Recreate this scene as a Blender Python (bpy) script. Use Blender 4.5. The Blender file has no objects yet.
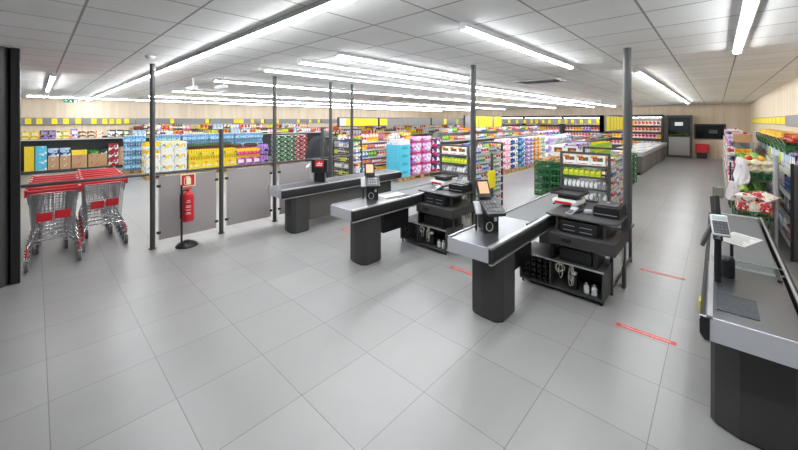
import bpy, math, random
from mathutils import Matrix, Vector
D = bpy.data
S = bpy.context.scene
COL = S.collection
PI = math.pi
R = math.radians

# ------------------------------------------------------------ camera
cd = D.cameras.new('camera')
cam = D.objects.new('camera', cd)
COL.objects.link(cam)
cam.location = (0, 0, 1.9)
cam.rotation_euler = (R(90), 0, R(43.08))
cd.sensor_width = 36
cd.lens = 340.0/798*36
cd.shift_y = -104/798
cd.clip_end = 200
S.camera = cam

# ------------------------------------------------------------ world, exposure
W = D.worlds.new('world')
S.world = W
W.use_nodes = True
bgn = W.node_tree.nodes['Background']
bgn.inputs[0].default_value = (0.93, 0.96, 1.0, 1)
bgn.inputs[1].default_value = 0.25
S.view_settings.view_transform = 'Standard'
S.view_settings.look = 'None'
S.view_settings.gamma = 1
S.view_settings.use_curve_mapping = False
S.view_settings.exposure = 0.15
TUBE_POWER = 50.0

# ------------------------------------------------------------ materials
MATS = {}
def lin(c):
    return tuple(((x/255+0.055)/1.055)**2.4 if x > 10 else x/255/12.92 for x in c)
def mat(name, rgb, rough=0.5, metal=0.0, alpha=1.0, emit=0.0, trans=0.0, coat=0.0, grain=0.06, gscale=30):
    if name in MATS: return MATS[name]
    m = D.materials.new(name); m.use_nodes = True
    nt = m.node_tree; b = nt.nodes['Principled BSDF']
    c = lin(rgb)
    if grain > 0 and not emit:
        tc = nt.nodes.new('ShaderNodeTexCoord'); nz = nt.nodes.new('ShaderNodeTexNoise')
        nz.inputs['Scale'].default_value = gscale; nz.inputs['Detail'].default_value = 3
        mx = nt.nodes.new('ShaderNodeMix'); mx.data_type = 'RGBA'
        mx.inputs[6].default_value = (*[x*(1-grain) for x in c], 1)
        mx.inputs[7].default_value = (*[min(1, x*(1+grain)) for x in c], 1)
        nt.links.new(tc.outputs['Object'], nz.inputs['Vector'])
        nt.links.new(nz.outputs['Fac'], mx.inputs[0])
        nt.links.new(mx.outputs[2], b.inputs['Base Color'])
    else:
        b.inputs['Base Color'].default_value = (*c, 1)
    b.inputs['Roughness'].default_value = rough
    b.inputs['Metallic'].default_value = metal
    b.inputs['Transmission Weight'].default_value = trans
    b.inputs['Coat Weight'].default_value = coat
    b.inputs['Alpha'].default_value = alpha
    if emit:
        b.inputs['Emission Color'].default_value = (*c, 1)
        b.inputs['Emission Strength'].default_value = emit
    MATS[name] = m
    return m

def printed(name, base, cols, scale=14, rough=0.45, stretch=(1, 1, 1)):
    """Packaging print: blocks of ink on a base colour."""
    if name in MATS: return MATS[name]
    m = D.materials.new(name); m.use_nodes = True
    nt = m.node_tree; b = nt.nodes['Principled BSDF']
    tc = nt.nodes.new('ShaderNodeTexCoord')
    mp = nt.nodes.new('ShaderNodeMapping'); mp.inputs['Scale'].default_value = stretch
    vo = nt.nodes.new('ShaderNodeTexVoronoi'); vo.inputs['Scale'].default_value = scale
    cr = nt.nodes.new('ShaderNodeValToRGB'); cr.color_ramp.interpolation = 'CONSTANT'
    scale *= 1.5
    allc = [base] + list(cols)
    n = len(allc)
    e = cr.color_ramp.elements
    e[0].position = 0; e[0].color = (*lin(allc[0]), 1)
    e[1].position = 0.42; e[1].color = (*lin(allc[1 % n]), 1)
    for i in range(2, n):
        el = e.new(0.42 + 0.58*(i-1)/(n-1)); el.color = (*lin(allc[i]), 1)
    sp = nt.nodes.new('ShaderNodeSeparateColor')
    nt.links.new(tc.outputs['Object'], mp.inputs[0]); nt.links.new(mp.outputs[0], vo.inputs['Vector'])
    nt.links.new(vo.outputs['Color'], sp.inputs[0]); nt.links.new(sp.outputs[0], cr.inputs[0])
    nt.links.new(cr.outputs[0], b.inputs['Base Color'])
    b.inputs['Roughness'].default_value = rough
    MATS[name] = m
    return m

WHITE=(238,238,236); BLACK=(20,20,21)
m_dark = mat('charcoal_powder_coat', (66,66,66), 0.45)
m_dark2 = mat('dark_laminate', (57,56,55), 0.5, gscale=60)
m_black = mat('black_plastic', (22,22,24), 0.35)
m_wheel = mat('grey_tyre', (92,94,98), 0.6)
m_rubber = mat('black_rubber', (26,26,27), 0.6)
m_chrome = mat('chrome', (205,207,210), 0.16, 1.0, grain=0)
m_wire = mat('zinc_wire', (168,170,172), 0.3, 0.85, grain=0)
m_steel = mat('brushed_steel', (128,130,135), 0.30, 0.9, grain=0.1, gscale=8)
m_alu = mat('satin_aluminium', (196,198,202), 0.35, 0.75, grain=0.03)
m_facegrey = mat('light_grey_laminate', (184,185,192), 0.4, 0.0, grain=0.06, gscale=120)
m_belt = mat('belt_rubber', (96,97,100), 0.5, gscale=90)
m_glass = mat('clear_glass', (235,245,242), 0.02, trans=1.0, grain=0)
m_white = mat('white_plastic', (225,226,226), 0.4, grain=0.02)
m_ivory = mat('ivory_cable', (206,203,192), 0.5, grain=0)
m_red = mat('red_plastic', (196,26,40), 0.38, grain=0.04)
m_panel = mat('warm_grey_panel', (152,145,145), 0.5, grain=0.03)
m_yellow = mat('yellow_price_card', (246,226,28), 0.5, grain=0.03)
m_fascia = mat('grey_fascia', (140,138,138), 0.5, grain=0.03)
m_shelf = mat('grey_shelf_metal', (150,152,152), 0.4, 0.3)
m_shelfd = mat('dark_shelf_metal', (62,63,65), 0.5)
m_wood = mat('pallet_wood', (186,150,104), 0.8, grain=0.2, gscale=20)
m_green = mat('green_crate_plastic', (34,98,54), 0.45)
m_kraft = mat('kraft_cardboard', (190,150,112), 0.8, grain=0.06)
m_screen = mat('tan_screen', (216,160,124), 0.3, emit=0.5)
m_tube = mat('lamp_tube', (250,253,255), 0.3, emit=TUBE_POWER)
m_lamp = mat('lamp_housing', (200,202,204), 0.4, grain=0.02)
m_silver = mat('silver_plastic', (186,188,192), 0.35, 0.4, grain=0.02)
m_label = mat('pale_price_strip', (206,208,200), 0.4, grain=0.02)

# ------------------------------------------------------------ mesh helper
class G:
    def __init__(s): s.v=[]; s.f=[]; s.m=[]; s.sm=[]; s.M=None
    def add(s, vs, fs, m=0, smooth=False):
        o=len(s.v)
        for p in vs:
            p = Vector(p)
            if s.M is not None: p = s.M @ p
            s.v.append(tuple(p))
        for f in fs:
            s.f.append(tuple(i+o for i in f)); s.m.append(m); s.sm.append(smooth)
        return s
    def box(s,x0,y0,z0,x1,y1,z1,m=0):
        if x0>x1: x0,x1=x1,x0
        if y0>y1: y0,y1=y1,y0
        if z0>z1: z0,z1=z1,z0
        return s.add([(x0,y0,z0),(x1,y0,z0),(x1,y1,z0),(x0,y1,z0),(x0,y0,z1),(x1,y0,z1),(x1,y1,z1),(x0,y1,z1)],
              [(0,3,2,1),(4,5,6,7),(0,1,5,4),(1,2,6,5),(2,3,7,6),(3,0,4,7)],m)
    def prism(s,poly,z0,z1,m=0):
        n=len(poly)
        return s.add([(x,y,z0) for x,y in poly]+[(x,y,z1) for x,y in poly],
              [tuple(range(n-1,-1,-1)),tuple(range(n,2*n))]+[(i,(i+1)%n,n+(i+1)%n,n+i) for i in range(n)],m)
    def extr(s,poly,y0,y1,m=0):   # polygon in xz extruded along y
        n=len(poly)
        return s.add([(x,y0,z) for x,z in poly]+[(x,y1,z) for x,z in poly],
              [tuple(range(n)),tuple(range(2*n-1,n-1,-1))]+[(i,n+i,n+(i+1)%n,(i+1)%n) for i in range(n)],m)
    def cyl(s,p0,p1,r0,r1=None,n=10,m=0,smooth=True):
        if r1 is None: r1=r0
        a=Vector(p0); b=Vector(p1); d=(b-a)
        if d.length<1e-9: return s
        d.normalize()
        u=d.cross(Vector((0,0,1)) if abs(d.z)<0.9 else Vector((1,0,0))).normalized(); w=d.cross(u)
        vs=[]
        for c,r in ((a,r0),(b,r1)):
            for i in range(n):
                t=2*PI*i/n; vs.append(tuple(c+(u*math.cos(t)+w*math.sin(t))*r))
        s.add(vs,[(i,(i+1)%n,n+(i+1)%n,n+i) for i in range(n)],m,smooth)
        s.add(vs,[tuple(range(n-1,-1,-1)),tuple(range(n,2*n))],m)
        return s
    def tube(s,pts,r,n=6,m=0):
        for a,b in zip(pts[:-1],pts[1:]): s.cyl(a,b,r,r,n,m)
        return s
    def lathe(s,x,y,prof,n=12,m=0,ms=None):
        k=len(prof); vs=[]
        for r,z in prof:
            for i in range(n):
                t=2*PI*i/n; vs.append((x+r*math.cos(t),y+r*math.sin(t),z))
        for j in range(k-1):
            s.add(vs[j*n:(j+2)*n],[(i,(i+1)%n,n+(i+1)%n,n+i) for i in range(n)],ms[j] if ms else m,True)
        s.add(vs[:n],[tuple(range(n-1,-1,-1))],ms[0] if ms else m); s.add(vs[-n:],[tuple(range(n))],ms[-1] if ms else m)
        return s
    def ball(s,x,y,z,rx,ry=None,rz=None,n=10,k=6,m=0):
        ry=ry or rx; rz=rz or rx
        vs=[(x,y,z-rz)]
        for j in range(1,k):
            a=-PI/2+PI*j/k
            for i in range(n):
                t=2*PI*i/n; vs.append((x+rx*math.cos(a)*math.cos(t),y+ry*math.cos(a)*math.sin(t),z+rz*math.sin(a)))
        vs.append((x,y,z+rz)); L=len(vs)-1; fs=[]
        for i in range(n): fs.append((0,1+(i+1)%n,1+i)); fs.append((L,L-n+i,L-n+(i+1)%n))
        for j in range(k-2):
            for i in range(n):
                o=1+j*n; fs.append((o+i,o+(i+1)%n,o+n+(i+1)%n,o+n+i))
        return s.add(vs,fs,m,True)
    def mesh(s,name,mats):
        me=D.meshes.new(name); me.from_pydata(s.v,[],s.f)
        for mm in (mats if isinstance(mats,(list,tuple)) else [mats]): me.materials.append(mm)
        me.polygons.foreach_set('material_index',s.m); me.polygons.foreach_set('use_smooth',s.sm)
        me.update(); return me
    def obj(s,name,mats,parent=None,bevel=0):
        o=D.objects.new(name,s.mesh(name,mats)); COL.objects.link(o)
        if parent is not None: o.parent=parent
        if bevel:
            b=o.modifiers.new('bevel','BEVEL'); b.width=bevel; b.segments=2; b.limit_method='ANGLE'
        return o
def tag(o,label,cat,group=None,kind=None):
    o['label']=label; o['category']=cat
    if group: o['group']=group
    if kind: o['kind']=kind
    return o
def thing(name,label,cat,loc=(0,0,0),rz=0,group=None):
    o=D.objects.new(name,None); o.empty_display_size=0.1; COL.objects.link(o); o.location=loc; o.rotation_euler=(0,0,rz)
    return tag(o,label,cat,group)
def struct(name,g,mats,bevel=0):
    o=g.obj(name,mats,None,bevel); o['kind']='structure'; return o
KIDS={}
def kids(o):
    return [c for c in D.objects if c.parent==o]
def dup(root,loc,rz,label,group=None):
    if root.name not in KIDS: KIDS[root.name]=[(c,kids(c)) for c in kids(root)]
    r=root.copy(); COL.objects.link(r); r.location=loc; r.rotation_euler=(0,0,rz); r['label']=label
    if group: r['group']=group
    for c0,gs in KIDS[root.name]:
        c=c0.copy(); COL.objects.link(c); c.parent=r
        for g0 in gs:
            d=g0.copy(); COL.objects.link(d); d.parent=c
    return r
def put(me,name,loc,rz,label,cat,group=None,scale=None):
    o=D.objects.new(name,me); COL.objects.link(o); o.location=loc; o.rotation_euler=(0,0,rz)
    if scale: o.scale=scale
    return tag(o,label,cat,group)
rnd=random.Random(7)

# ------------------------------------------------------------ room shell
XW=-18.3; XR=1.15; YB=23.3; YF=-6.0; XE=6.0; HC=2.75
def grid_mat(name,c1,c2,cm,rough,spec,ox,oy,mortar,cloud,rvar=0.0):
    m=D.materials.new(name); m.use_nodes=True; nt=m.node_tree; b=nt.nodes['Principled BSDF']
    tc=nt.nodes.new('ShaderNodeTexCoord'); mp=nt.nodes.new('ShaderNodeMapping'); mp.inputs['Location'].default_value=(-ox,-oy,0)
    br=nt.nodes.new('ShaderNodeTexBrick'); br.offset=0; br.squash=1
    br.inputs['Scale'].default_value=1; br.inputs['Brick Width'].default_value=0.6; br.inputs['Row Height'].default_value=0.6
    br.inputs['Mortar Size'].default_value=mortar; br.inputs['Mortar Smooth'].default_value=0.1
    br.inputs['Color1'].default_value=(*lin(c1),1); br.inputs['Color2'].default_value=(*lin(c2),1); br.inputs['Mortar'].default_value=(*lin(cm),1)
    nz=nt.nodes.new('ShaderNodeTexNoise'); nz.inputs['Scale'].default_value=cloud; nz.inputs['Detail'].default_value=6; nz.inputs['Roughness'].default_value=0.65
    hs=nt.nodes.new('ShaderNodeMapRange'); hs.inputs[3].default_value=0.90; hs.inputs[4].default_value=1.10
    mx=nt.nodes.new('ShaderNodeMix'); mx.data_type='RGBA'; mx.blend_type='MULTIPLY'; mx.inputs[0].default_value=1
    nt.links.new(tc.outputs['Object'],mp.inputs[0]); nt.links.new(mp.outputs[0],br.inputs['Vector'])
    nt.links.new(tc.outputs['Object'],nz.inputs['Vector']); nt.links.new(nz.outputs['Fac'],hs.inputs[0])
    nt.links.new(br.outputs['Color'],mx.inputs[6]); nt.links.new(hs.outputs[0],mx.inputs[7]); nt.links.new(mx.outputs[2],b.inputs['Base Color'])
    b.inputs['Roughness'].default_value=rough
    if rvar:
        r2=nt.nodes.new('ShaderNodeMapRange'); r2.inputs[3].default_value=rough-rvar; r2.inputs[4].default_value=rough+rvar
        nt.links.new(nz.outputs['Fac'],r2.inputs[0]); nt.links.new(r2.outputs[0],b.inputs['Roughness'])
    b.inputs['Specular IOR Level'].default_value=spec
    return m
m_floor=grid_mat('grey_porcelain_tile',(142,141,140),(149,148,147),(106,105,104),0.33,0.6,-0.3,0.06,0.0028,2.2,0.02)
m_ceil=grid_mat('mineral_ceiling_tile',(240,240,239),(248,248,247),(170,168,165),0.9,0.2,0.18,0.25,0.009,1.2)
struct('floor',G().box(XW-.1,YF,-.1,XE,YB+.1,0),m_floor)
struct('ceiling',G().box(XW-.1,YF,HC,XE,YB+.1,HC+.1),m_ceil)
def wood_mat():
    m=D.materials.new('pale_wood_cladding'); m.use_nodes=True; nt=m.node_tree; b=nt.nodes['Principled BSDF']
    tc=nt.nodes.new('ShaderNodeTexCoord'); mp=nt.nodes.new('ShaderNodeMapping'); mp.inputs['Scale'].default_value=(3.2,3.2,0.12)
    vo=nt.nodes.new('ShaderNodeTexVoronoi'); vo.inputs['Scale'].default_value=2.5
    nz=nt.nodes.new('ShaderNodeTexNoise'); nz.inputs['Scale'].default_value=4; nz.inputs['Detail'].default_value=5
    mp2=nt.nodes.new('ShaderNodeMapping'); mp2.inputs['Scale'].default_value=(14,14,0.5)
    cr=nt.nodes.new('ShaderNodeValToRGB'); cr.color_ramp.elements[0].color=(*lin((212,192,166)),1); cr.color_ramp.elements[1].color=(*lin((238,223,202)),1)
    mx=nt.nodes.new('ShaderNodeMix'); mx.data_type='FLOAT'; mx.inputs[0].default_value=0.5
    sp=nt.nodes.new('ShaderNodeSeparateColor')
    nt.links.new(tc.outputs['Object'],mp.inputs[0]); nt.links.new(mp.outputs[0],vo.inputs['Vector'])
    nt.links.new(tc.outputs['Object'],mp2.inputs[0]); nt.links.new(mp2.outputs[0],nz.inputs['Vector'])
    nt.links.new(vo.outputs['Color'],sp.inputs[0]); nt.links.new(sp.outputs[0],mx.inputs[2]); nt.links.new(nz.outputs['Fac'],mx.inputs[3])
    nt.links.new(mx.outputs[0],cr.inputs[0]); nt.links.new(cr.outputs[0],b.inputs['Base Color']); b.inputs['Roughness'].default_value=0.55
    return m
m_clad=wood_mat()
struct('wall_left',G().box(XW-.12,YF,0,XW,YB+.1,HC),m_clad)
struct('wall_back',G().box(XW,YB,0,XR+.1,YB+.12,HC),m_clad)
struct('wall_right',G().box(XR,5.0,0,XR+.12,YB,HC),m_clad)
m_base=mat('pale_skirting',(206,204,200),0.5,grain=0.02)
struct('baseboard_back',G().box(-0.92,YB-.02,0,XR,YB,.1),m_base)
struct('baseboard_right',G().box(XR-.02,5.0,0,XR,YB-.02,.1),m_base)
# raised lit bulkhead strip over the back of the shop
m_bulk=mat('white_bulkhead',(222,222,220),0.6,grain=0.02)

# ------------------------------------------------------------ ceiling lights
def light_proto():
    t=thing('ceiling_light','','ceiling light')
    g=G(); g.extr([(-.036,.07),(.036,.07),(.040,.0275),(-.040,.0275)],0.005,1.495); g.box(-.035,0,.005,.035,.012,.07); g.box(-.035,1.488,.005,.035,1.5,.07)
    g.obj('lamp_housing',m_lamp,t)
    n=12; G().extr([(.026*math.cos(PI+PI*i/n),.0275+.0265*math.sin(PI+PI*i/n)) for i in range(n+1)][::-1],.014,1.486).obj('lamp_tube',m_tube,t)
    return t
LP=light_proto(); first=True
ORD=['first','second','third','fourth','fifth','sixth','seventh','eighth','ninth','tenth','eleventh','twelfth','thirteenth','fourteenth','fifteenth']
def light(x,y,rz,i,row):
    label='%s tube light from the near end, %s'%(ORD[i],row); grp='tube lights of the '+row
    global first
    if first:
        LP.location=(x,y,HC-.071); LP.rotation_euler=(0,0,rz); LP['label']=label; LP['group']=grp; first=False
        KIDS[LP.name]=[(c,[]) for c in kids(LP)]; return
    dup(LP,(x,y,HC-.071),rz,label,grp)
def light_row_y(x,y0,n,row):
    for i in range(n): light(x,y0+i*1.5,0,i,row)
for i in range(13): light(1.4-i*1.5,1.40,PI/2,i,'long row crossing above the trolleys')
light_row_y(-1.60,2.5,2,'pair above the nearest left checkout')
light_row_y(0.17,1.08,3,'short row above the right checkout')
light_row_y(-0.95,6.65,9,'row above the right aisle')
light_row_y(-3.39,2.5,2,'pair above the middle checkout')
light_row_y(-4.15,2.45,13,'row just left of the middle checkout')
light_row_y(-5.2,2.45,13,'row above the furthest checkout')
light_row_y(-7.3,2.42,13,'row just beyond the grey barrier')
light_row_y(-10.65,2.5,13,'row beyond the snack shelves')
light_row_y(-13.4,2.5,13,'row over the water packs')
light_row_y(-16.2,-0.2,15,'furthest row by the left wall')
for i,x in enumerate((-8.6,-10.1,-11.6)): light(x,0.22,PI/2,i,'short row beyond the trolleys')

# ------------------------------------------------------------ fixtures on the ceiling
t=thing('exit_sign','green and white illuminated emergency exit sign on the left wall','exit sign',(XW+.02,0.93,2.60),PI/2)
EW=.42
G().box(-EW/2,-.05,0,EW/2,0,.15).obj('sign_box',m_white,t)
m_exit=mat('exit_green',(36,120,92),0.4,emit=0.35)
m_exitw=mat('exit_white',(225,245,235),0.4,emit=0.8)
G().box(-EW/2+.01,-.056,.012,EW/2-.01,-.05,.138).obj('sign_face',m_exit,t)
g=G(); g.M=Matrix.Scale(.72,4)@Matrix.Translation((0,-.022,0))
g.box(-.27,-.06,.09,-.16,-.056,.115); g.add([(-.18,-.06,.06),(-.13,-.06,.1),(-.18,-.06,.145)],[(0,1,2)])
g.obj('arrow',m_exitw,t)
g=G(); g.M=Matrix.Scale(.72,4)@Matrix.Translation((0,-.022,0))
g.box(-.02,-.06,.085,.015,-.056,.13); g.ball(.012,-.058,.148,.013,.002,.013)
for a,b in (((-.0,.09),(-.05,.04)),((.0,.09),(.04,.06)),((.04,.06),(.03,.03)),((0,.125),(.045,.10)),((0,.125),(-.04,.10))):
    g.cyl((a[0],-.058,a[1]),(b[0],-.058,b[1]),.007,n=5)
g.obj('running_figure',m_exitw,t)
g=G(); g.M=Matrix.Scale(.72,4)@Matrix.Translation((0,-.022,0)); g.box(.13,-.06,.03,.25,-.056,.17); g.obj('door_symbol',m_exitw,t)
m_ventc=mat('vent_grey',(205,205,204),.5,grain=0)
t=thing('ceiling_vent','flat rectangular air diffuser in the ceiling beyond the middle checkouts','vent',(-2.7,7.2,HC-.035))
G().box(-.42,-.3,.02,.42,.3,.03).box(-.42,-.3,0,-.38,.3,.02).box(.38,-.3,0,.42,.3,.02).box(-.38,-.3,0,.38,-.26,.02).box(-.38,.26,0,.38,.3,.02).obj('frame',m_ventc,t)
g=G()
for i in range(8): y=-.23+i*.065; g.add([(-.38,y,.002),(.38,y,.002),(.38,y+.04,.018),(-.38,y+.04,.018)],[(0,1,2,3),(3,2,1,0)])
g.obj('louvre',m_ventc,t)
def ceil_cam(x,y,label,s=1):
    t=thing('security_camera',label,'camera',(x,y,HC-.28))
    G().cyl((0,0,.12),(0,0,.28),.014).cyl((0,0,.27),(0,0,.28),.05).obj('mount',m_white,t)
    g=G(); g.M=Matrix.Rotation(R(-40),4,'Z')@Matrix.Rotation(R(12),4,'X'); g.box(-.04,-.12,.04,.04,.09,.12); g.obj('camera_body',m_white,t,.008)
    g=G(); g.M=Matrix.Rotation(R(-40),4,'Z')@Matrix.Rotation(R(12),4,'X'); g.cyl((0,-.125,.08),(0,-.119,.08),.032); g.obj('lens',m_black,t)
ceil_cam(-7.6,2.15,'white security camera under the ceiling, left one of two beyond the tall barrier post')
ceil_cam(-6.9,2.45,'white security camera under the ceiling, right one of two beyond the tall barrier post')
t=thing('smoke_detector','small round white smoke detector on the ceiling above the trolleys','smoke detector',(-5.4,1.02,HC))
G().lathe(0,0,[(.055,0),(.055,-.02),(.035,-.045),(.0,-.048)],14).obj('detector_body',m_white,t)

# ------------------------------------------------------------ dark entrance column at the left
t=thing('entrance_column','dark grey rounded column at the left edge, floor to ceiling','column',(-6.12,-0.42,0))
G().lathe(0,0,[(.235,0),(.235,HC)],40).obj('column_shell',m_dark2,t)
g=G().box(.07,.22,0,.16,.30,HC)
g.obj('side_post',m_black,t,.008)

# ------------------------------------------------------------ barrier fence
FX=-6.13
def post(y,h,r,label,name='barrier_post',x=FX):
    t=thing(name,label,'post',(x,y,0))
    G().cyl((0,0,.012),(0,0,h),r,n=16).obj('pole',m_dark,t)
    G().cyl((0,0,0),(0,0,.012),r*1.5,n=16).obj('foot_plate',m_dark,t)
    return t
PP={}
for y,h,lab in ((1.19,HC,'tall dark grey post of the barrier, left of the fire extinguisher'),(2.15,1.76,'short dark grey barrier post right of the fire extinguisher'),
              (3.10,HC,'tall dark grey barrier post beside the end of the furthest checkout'),(4.38,HC,'tall dark grey barrier post behind the card terminal of the furthest checkout'),
              (4.18,1.76,.034*0+.034,'short dark grey barrier post in front of the dark covered rack') if False else (4.97,HC,'tall dark grey post at the far end of the barrier, before the snack shelves')):
    PP[y]=post(y,h,.034,lab)
post(4.17,1.76,.034,'short dark grey barrier post in front of the dark covered rack')
def rail(y0,y1,label):
    o=G().cyl((FX,y0,1.11),(FX,y1,1.11),.021,n=10).obj('barrier_rail',m_dark); return tag(o,label,'rail')
rail(-.12,1.15,'dark round handrail of the barrier in front of the trolleys')
rail(1.23,2.11,'dark round handrail above the grey panel with the extinguisher')
rail(2.19,3.06,'dark round handrail above the middle grey barrier panel')
rail(3.14,4.93,'dark round handrail above the grey panel behind the furthest checkout')
def panel(y0,y1,label):
    t=thing('low_partition',label,'partition',(FX,(y0+y1)/2,0))
    w=(y1-y0)/2
    G().box(-.006,-w,.11,.006,w,1.06).obj('sheet',m_panel,t)
    for z in (.22,.92):
        for s in (-1,1): G().box(-.014,s*w-.022 if s>0 else s*w-.03,z-.02,.014,s*w+.03 if s>0 else s*w+.022,z+.02).obj('clamp',m_black,t,.003)
    g=G(); g.box(-.008,-w,1.06,.008,w,1.068); g.box(-.008,-w-.006,.11,.008,-w,1.06); g.obj('edge_trim',m_alu,t)
panel(1.27,2.07,'warm grey barrier panel behind the fire extinguisher')
panel(2.24,3.02,'warm grey barrier panel between the extinguisher panel and the furthest checkout')
panel(3.20,4.09,'warm grey barrier panel behind the front half of the furthest checkout')

# sign on the panel
t=thing('fire_extinguisher_sign','red and white square sign with extinguisher pictogram on grey panel','sign',(FX+.016,1.65,.865),PI/2)
m_sgl=mat('cream_sign_border',(236,232,196),0.5,grain=0)
G().box(-.105,-.004,0,.105,0,.20).obj('sign_plate',m_sgl,t)
G().box(-.088,-.007,.015,.088,-.004,.185).obj('red_field',m_red,t)
g=G(); g.M=Matrix.Scale(.85,4); g.box(-.03,-.012,.035,.045,-.008,.16); g.box(-.012,-.012,.16,.028,-.008,.185); g.box(-.04,-.012,.178,.01,-.008,.19)
for a,b in (((-.06,.05),(-.06,.15)),((-.06,.15),(-.03,.18)),((-.06,.05),(-.045,.035))): g.cyl((a[0],-.010,a[1]),(b[0],-.010,b[1]),.006,n=5)
g.obj('pictogram',m_sgl,t)

# fire extinguisher on its stand
t=thing('fire_extinguisher','red fire extinguisher with white print hanging on its black stand','fire extinguisher',(-5.87,1.585,0))
m_exr=mat('extinguisher_red',(190,24,36),0.3,coat=0.4,grain=0)
G().lathe(0,0,[(.05,.375),(.075,.385),(.078,.40),(.078,.74),(.07,.79),(.045,.82),(.02,.83)],20).obj('cylinder',m_exr,t)
g=G().lathe(0,0,[(.02,.83),(.024,.835),(.024,.865),(.012,.87)],10); g.box(-.02,-.06,.868,.02,.05,.88); g.box(-.015,-.05,.892,.015,.045,.902)
g.obj('valve_handle',m_exr,t)
g=G(); pts=[(0,-.02,.85),(.0,-.08,.85),(0,-.10,.78),(0,-.10,.6),(0,-.095,.5)]; g.tube(pts,.010); g.cyl((0,-.095,.5),(0,-.092,.44),.012,.016); g.obj('hose',m_rubber,t)
g=G()
lab=mat('white_print',(225,220,218),0.5,grain=0)
for z,w in ((.70,.5),(.675,.8),(.62,.7),(.60,.9),(.56,.8),(.52,.6),(.50,.9)):
    n=7; r=.0788; a0=-.2
    for i in range(n):
        a=a0-w/2+w*i/n; b=a+w/n*0.75
        g.add([(r*math.cos(a),r*math.sin(a),z),(r*math.cos(b),r*math.sin(b),z),(r*math.cos(b),r*math.sin(b),z+.011),(r*math.cos(a),r*math.sin(a),z+.011)],[(0,1,2,3)])
g.obj('printed_label',lab,t)
t=thing('extinguisher_stand','black floor stand with domed base carrying the fire extinguisher','stand',(-5.93,1.515,0))
g=G().lathe(.03,.06,[(.15,0),(.15,.012),(.14,.03),(.10,.06),(.045,.08),(.03,.09)],24); g.obj('base',m_black,t)
G().cyl((0,0,.06),(0,0,.93),.014).obj('upright',m_black,t)
G().box(-.01,-.01,.5,.04,.03,.52).box(-.012,-.012,.78,.03,.03,.80).obj('bracket',m_black,t)

# ------------------------------------------------------------ shopping trolleys
def trolley():
    """handle at local origin side facing +x; basket runs towards -x"""
    t=thing('shopping_trolley','','shopping trolley')
    w=.235
    # basket outline: rear (x=0) wide & tall, front (x=-.82) narrower
    rt=[(0,-w,1.0),(0,w,1.0)]; g=G()
    def P(u,s,k): # u 0..1 along, s -1..1 side, k 0 bottom..1 top
        wx=(w-.045*u)*(.80+.20*k); zb=.36+.14*u; zt=.97-.03*u
        return (-.02-.80*u if True else 0, s*wx, zb+(zt-zb)*k)
    for k in (0,.2,.4,.6,.8,1):
        for s in (-1,1): g.cyl(P(0,s,k),P(1,s,k),.0028 if k not in (0,1) else .005,n=5)
        g.cyl(P(1,-1,k),P(1,1,k),.0028 if k not in (0,1) else .005,n=5)
    for i in range(10):
        u=i/9
        for s in (-1,1): g.cyl(P(u,s,0),P(u,s,1),.0024,n=4)
        g.cyl(P(u,-1,0),P(u,1,0),.0024,n=4)
    for i in range(9): g.cyl(P(1,-1+i/4,0),P(1,-1+i/4,1),.0024,n=4)
    for i in range(5): g.cyl(P(0,-1+i/2,0),P(1,-1+i/2,0),.0024,n=4)
    g.obj('wire_basket',m_wire,t)
    g=G()
    for i in range(11): g.cyl(P(.005,-.97+i*.194,.02),P(.005,-.97+i*.194,.93),.003,n=4)
    for k in (.02,.25,.5,.93): g.cyl(P(.005,-.97,k),P(.005,.97,k),.004,n=5)
    g.obj('rear_flap',m_wire,t)
    g=G(); g.box(.003,-.16,.60,.012,-.01,.71); g.box(.003,.01,.615,.012,.16,.725); g.obj('red_card_holder',m_red,t,.003)
    g=G(); g.cyl((.05,-w-.015,1.0),(.05,w+.015,1.0),.021,n=12); 
    for s in (-1,1): g.box(-.06,s*(w+.012)-.014,.94,.072,s*(w+.012)+.014,1.03)
    g.obj('handle',m_red,t)
    g=G(); g.box(-.02,-.19,.955,.03,.19,.967); g.box(-.16,-.17,.958,-.09,.17,.966); g.obj('child_seat_flap',m_red,t)
    g=G()
    for s in (-1,1):
        g.tube([(.02,s*w,.98),(.02,s*(w-.015),.84)],.010,8)
        g.tube([(-.0,s*.19,.42),(-.005,s*.21,.36),(.03,s*.235,.30),(.045,s*.245,.16)],.012,8)
        g.tube([(-.0,s*.20,.30),(-.35,s*.18,.24),(-.68,s*.15,.22),(-.70,s*.15,.15)],.011,8)
        g.tube([(-.68,s*.15,.22),(-.74,s*.15,.40),(-.76,s*.15,.54)],.010,8)
    g.tube([(-.68,-.15,.22),(-.68,.15,.22)],.009,8); g.tube([(0,-.20,.36),(0,.20,.36)],.010,8)
    g.obj('chassis',m_chrome,t)
    g=G()
    for s in (-1,1):
        for z in (.20,.235,.27): g.cyl((.042,s*.243,z-.008),(.042,s*.243,z+.008),.019,n=10)
    g.obj('leg_clip',m_red,t)
    for (x,y) in ((.045,-.245),(.045,.245),(-.70,-.15),(-.70,.15)):
        g=G(); g.cyl((x-.02,y-.015,.073),(x-.02,y+.015,.073),.072,n=18); c=g.obj('castor_wheel',m_wheel,t)
        g=G(); g.cyl((x-.02,y-.019,.073),(x-.02,y+.019,.073),.030,n=12,m=0)
        g.box(x-.035,y-.024,.06,x+.0,y-.018,.15); g.box(x-.035,y+.018,.06,x,y+.024,.15); g.box(x-.035,y-.024,.14,x+.012,y+.024,.155)
        g.obj('fork',m_silver,c)
    return t
TR=trolley(); ft=True
ords=['front','second','third','fourth','fifth','sixth','rearmost']
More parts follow.
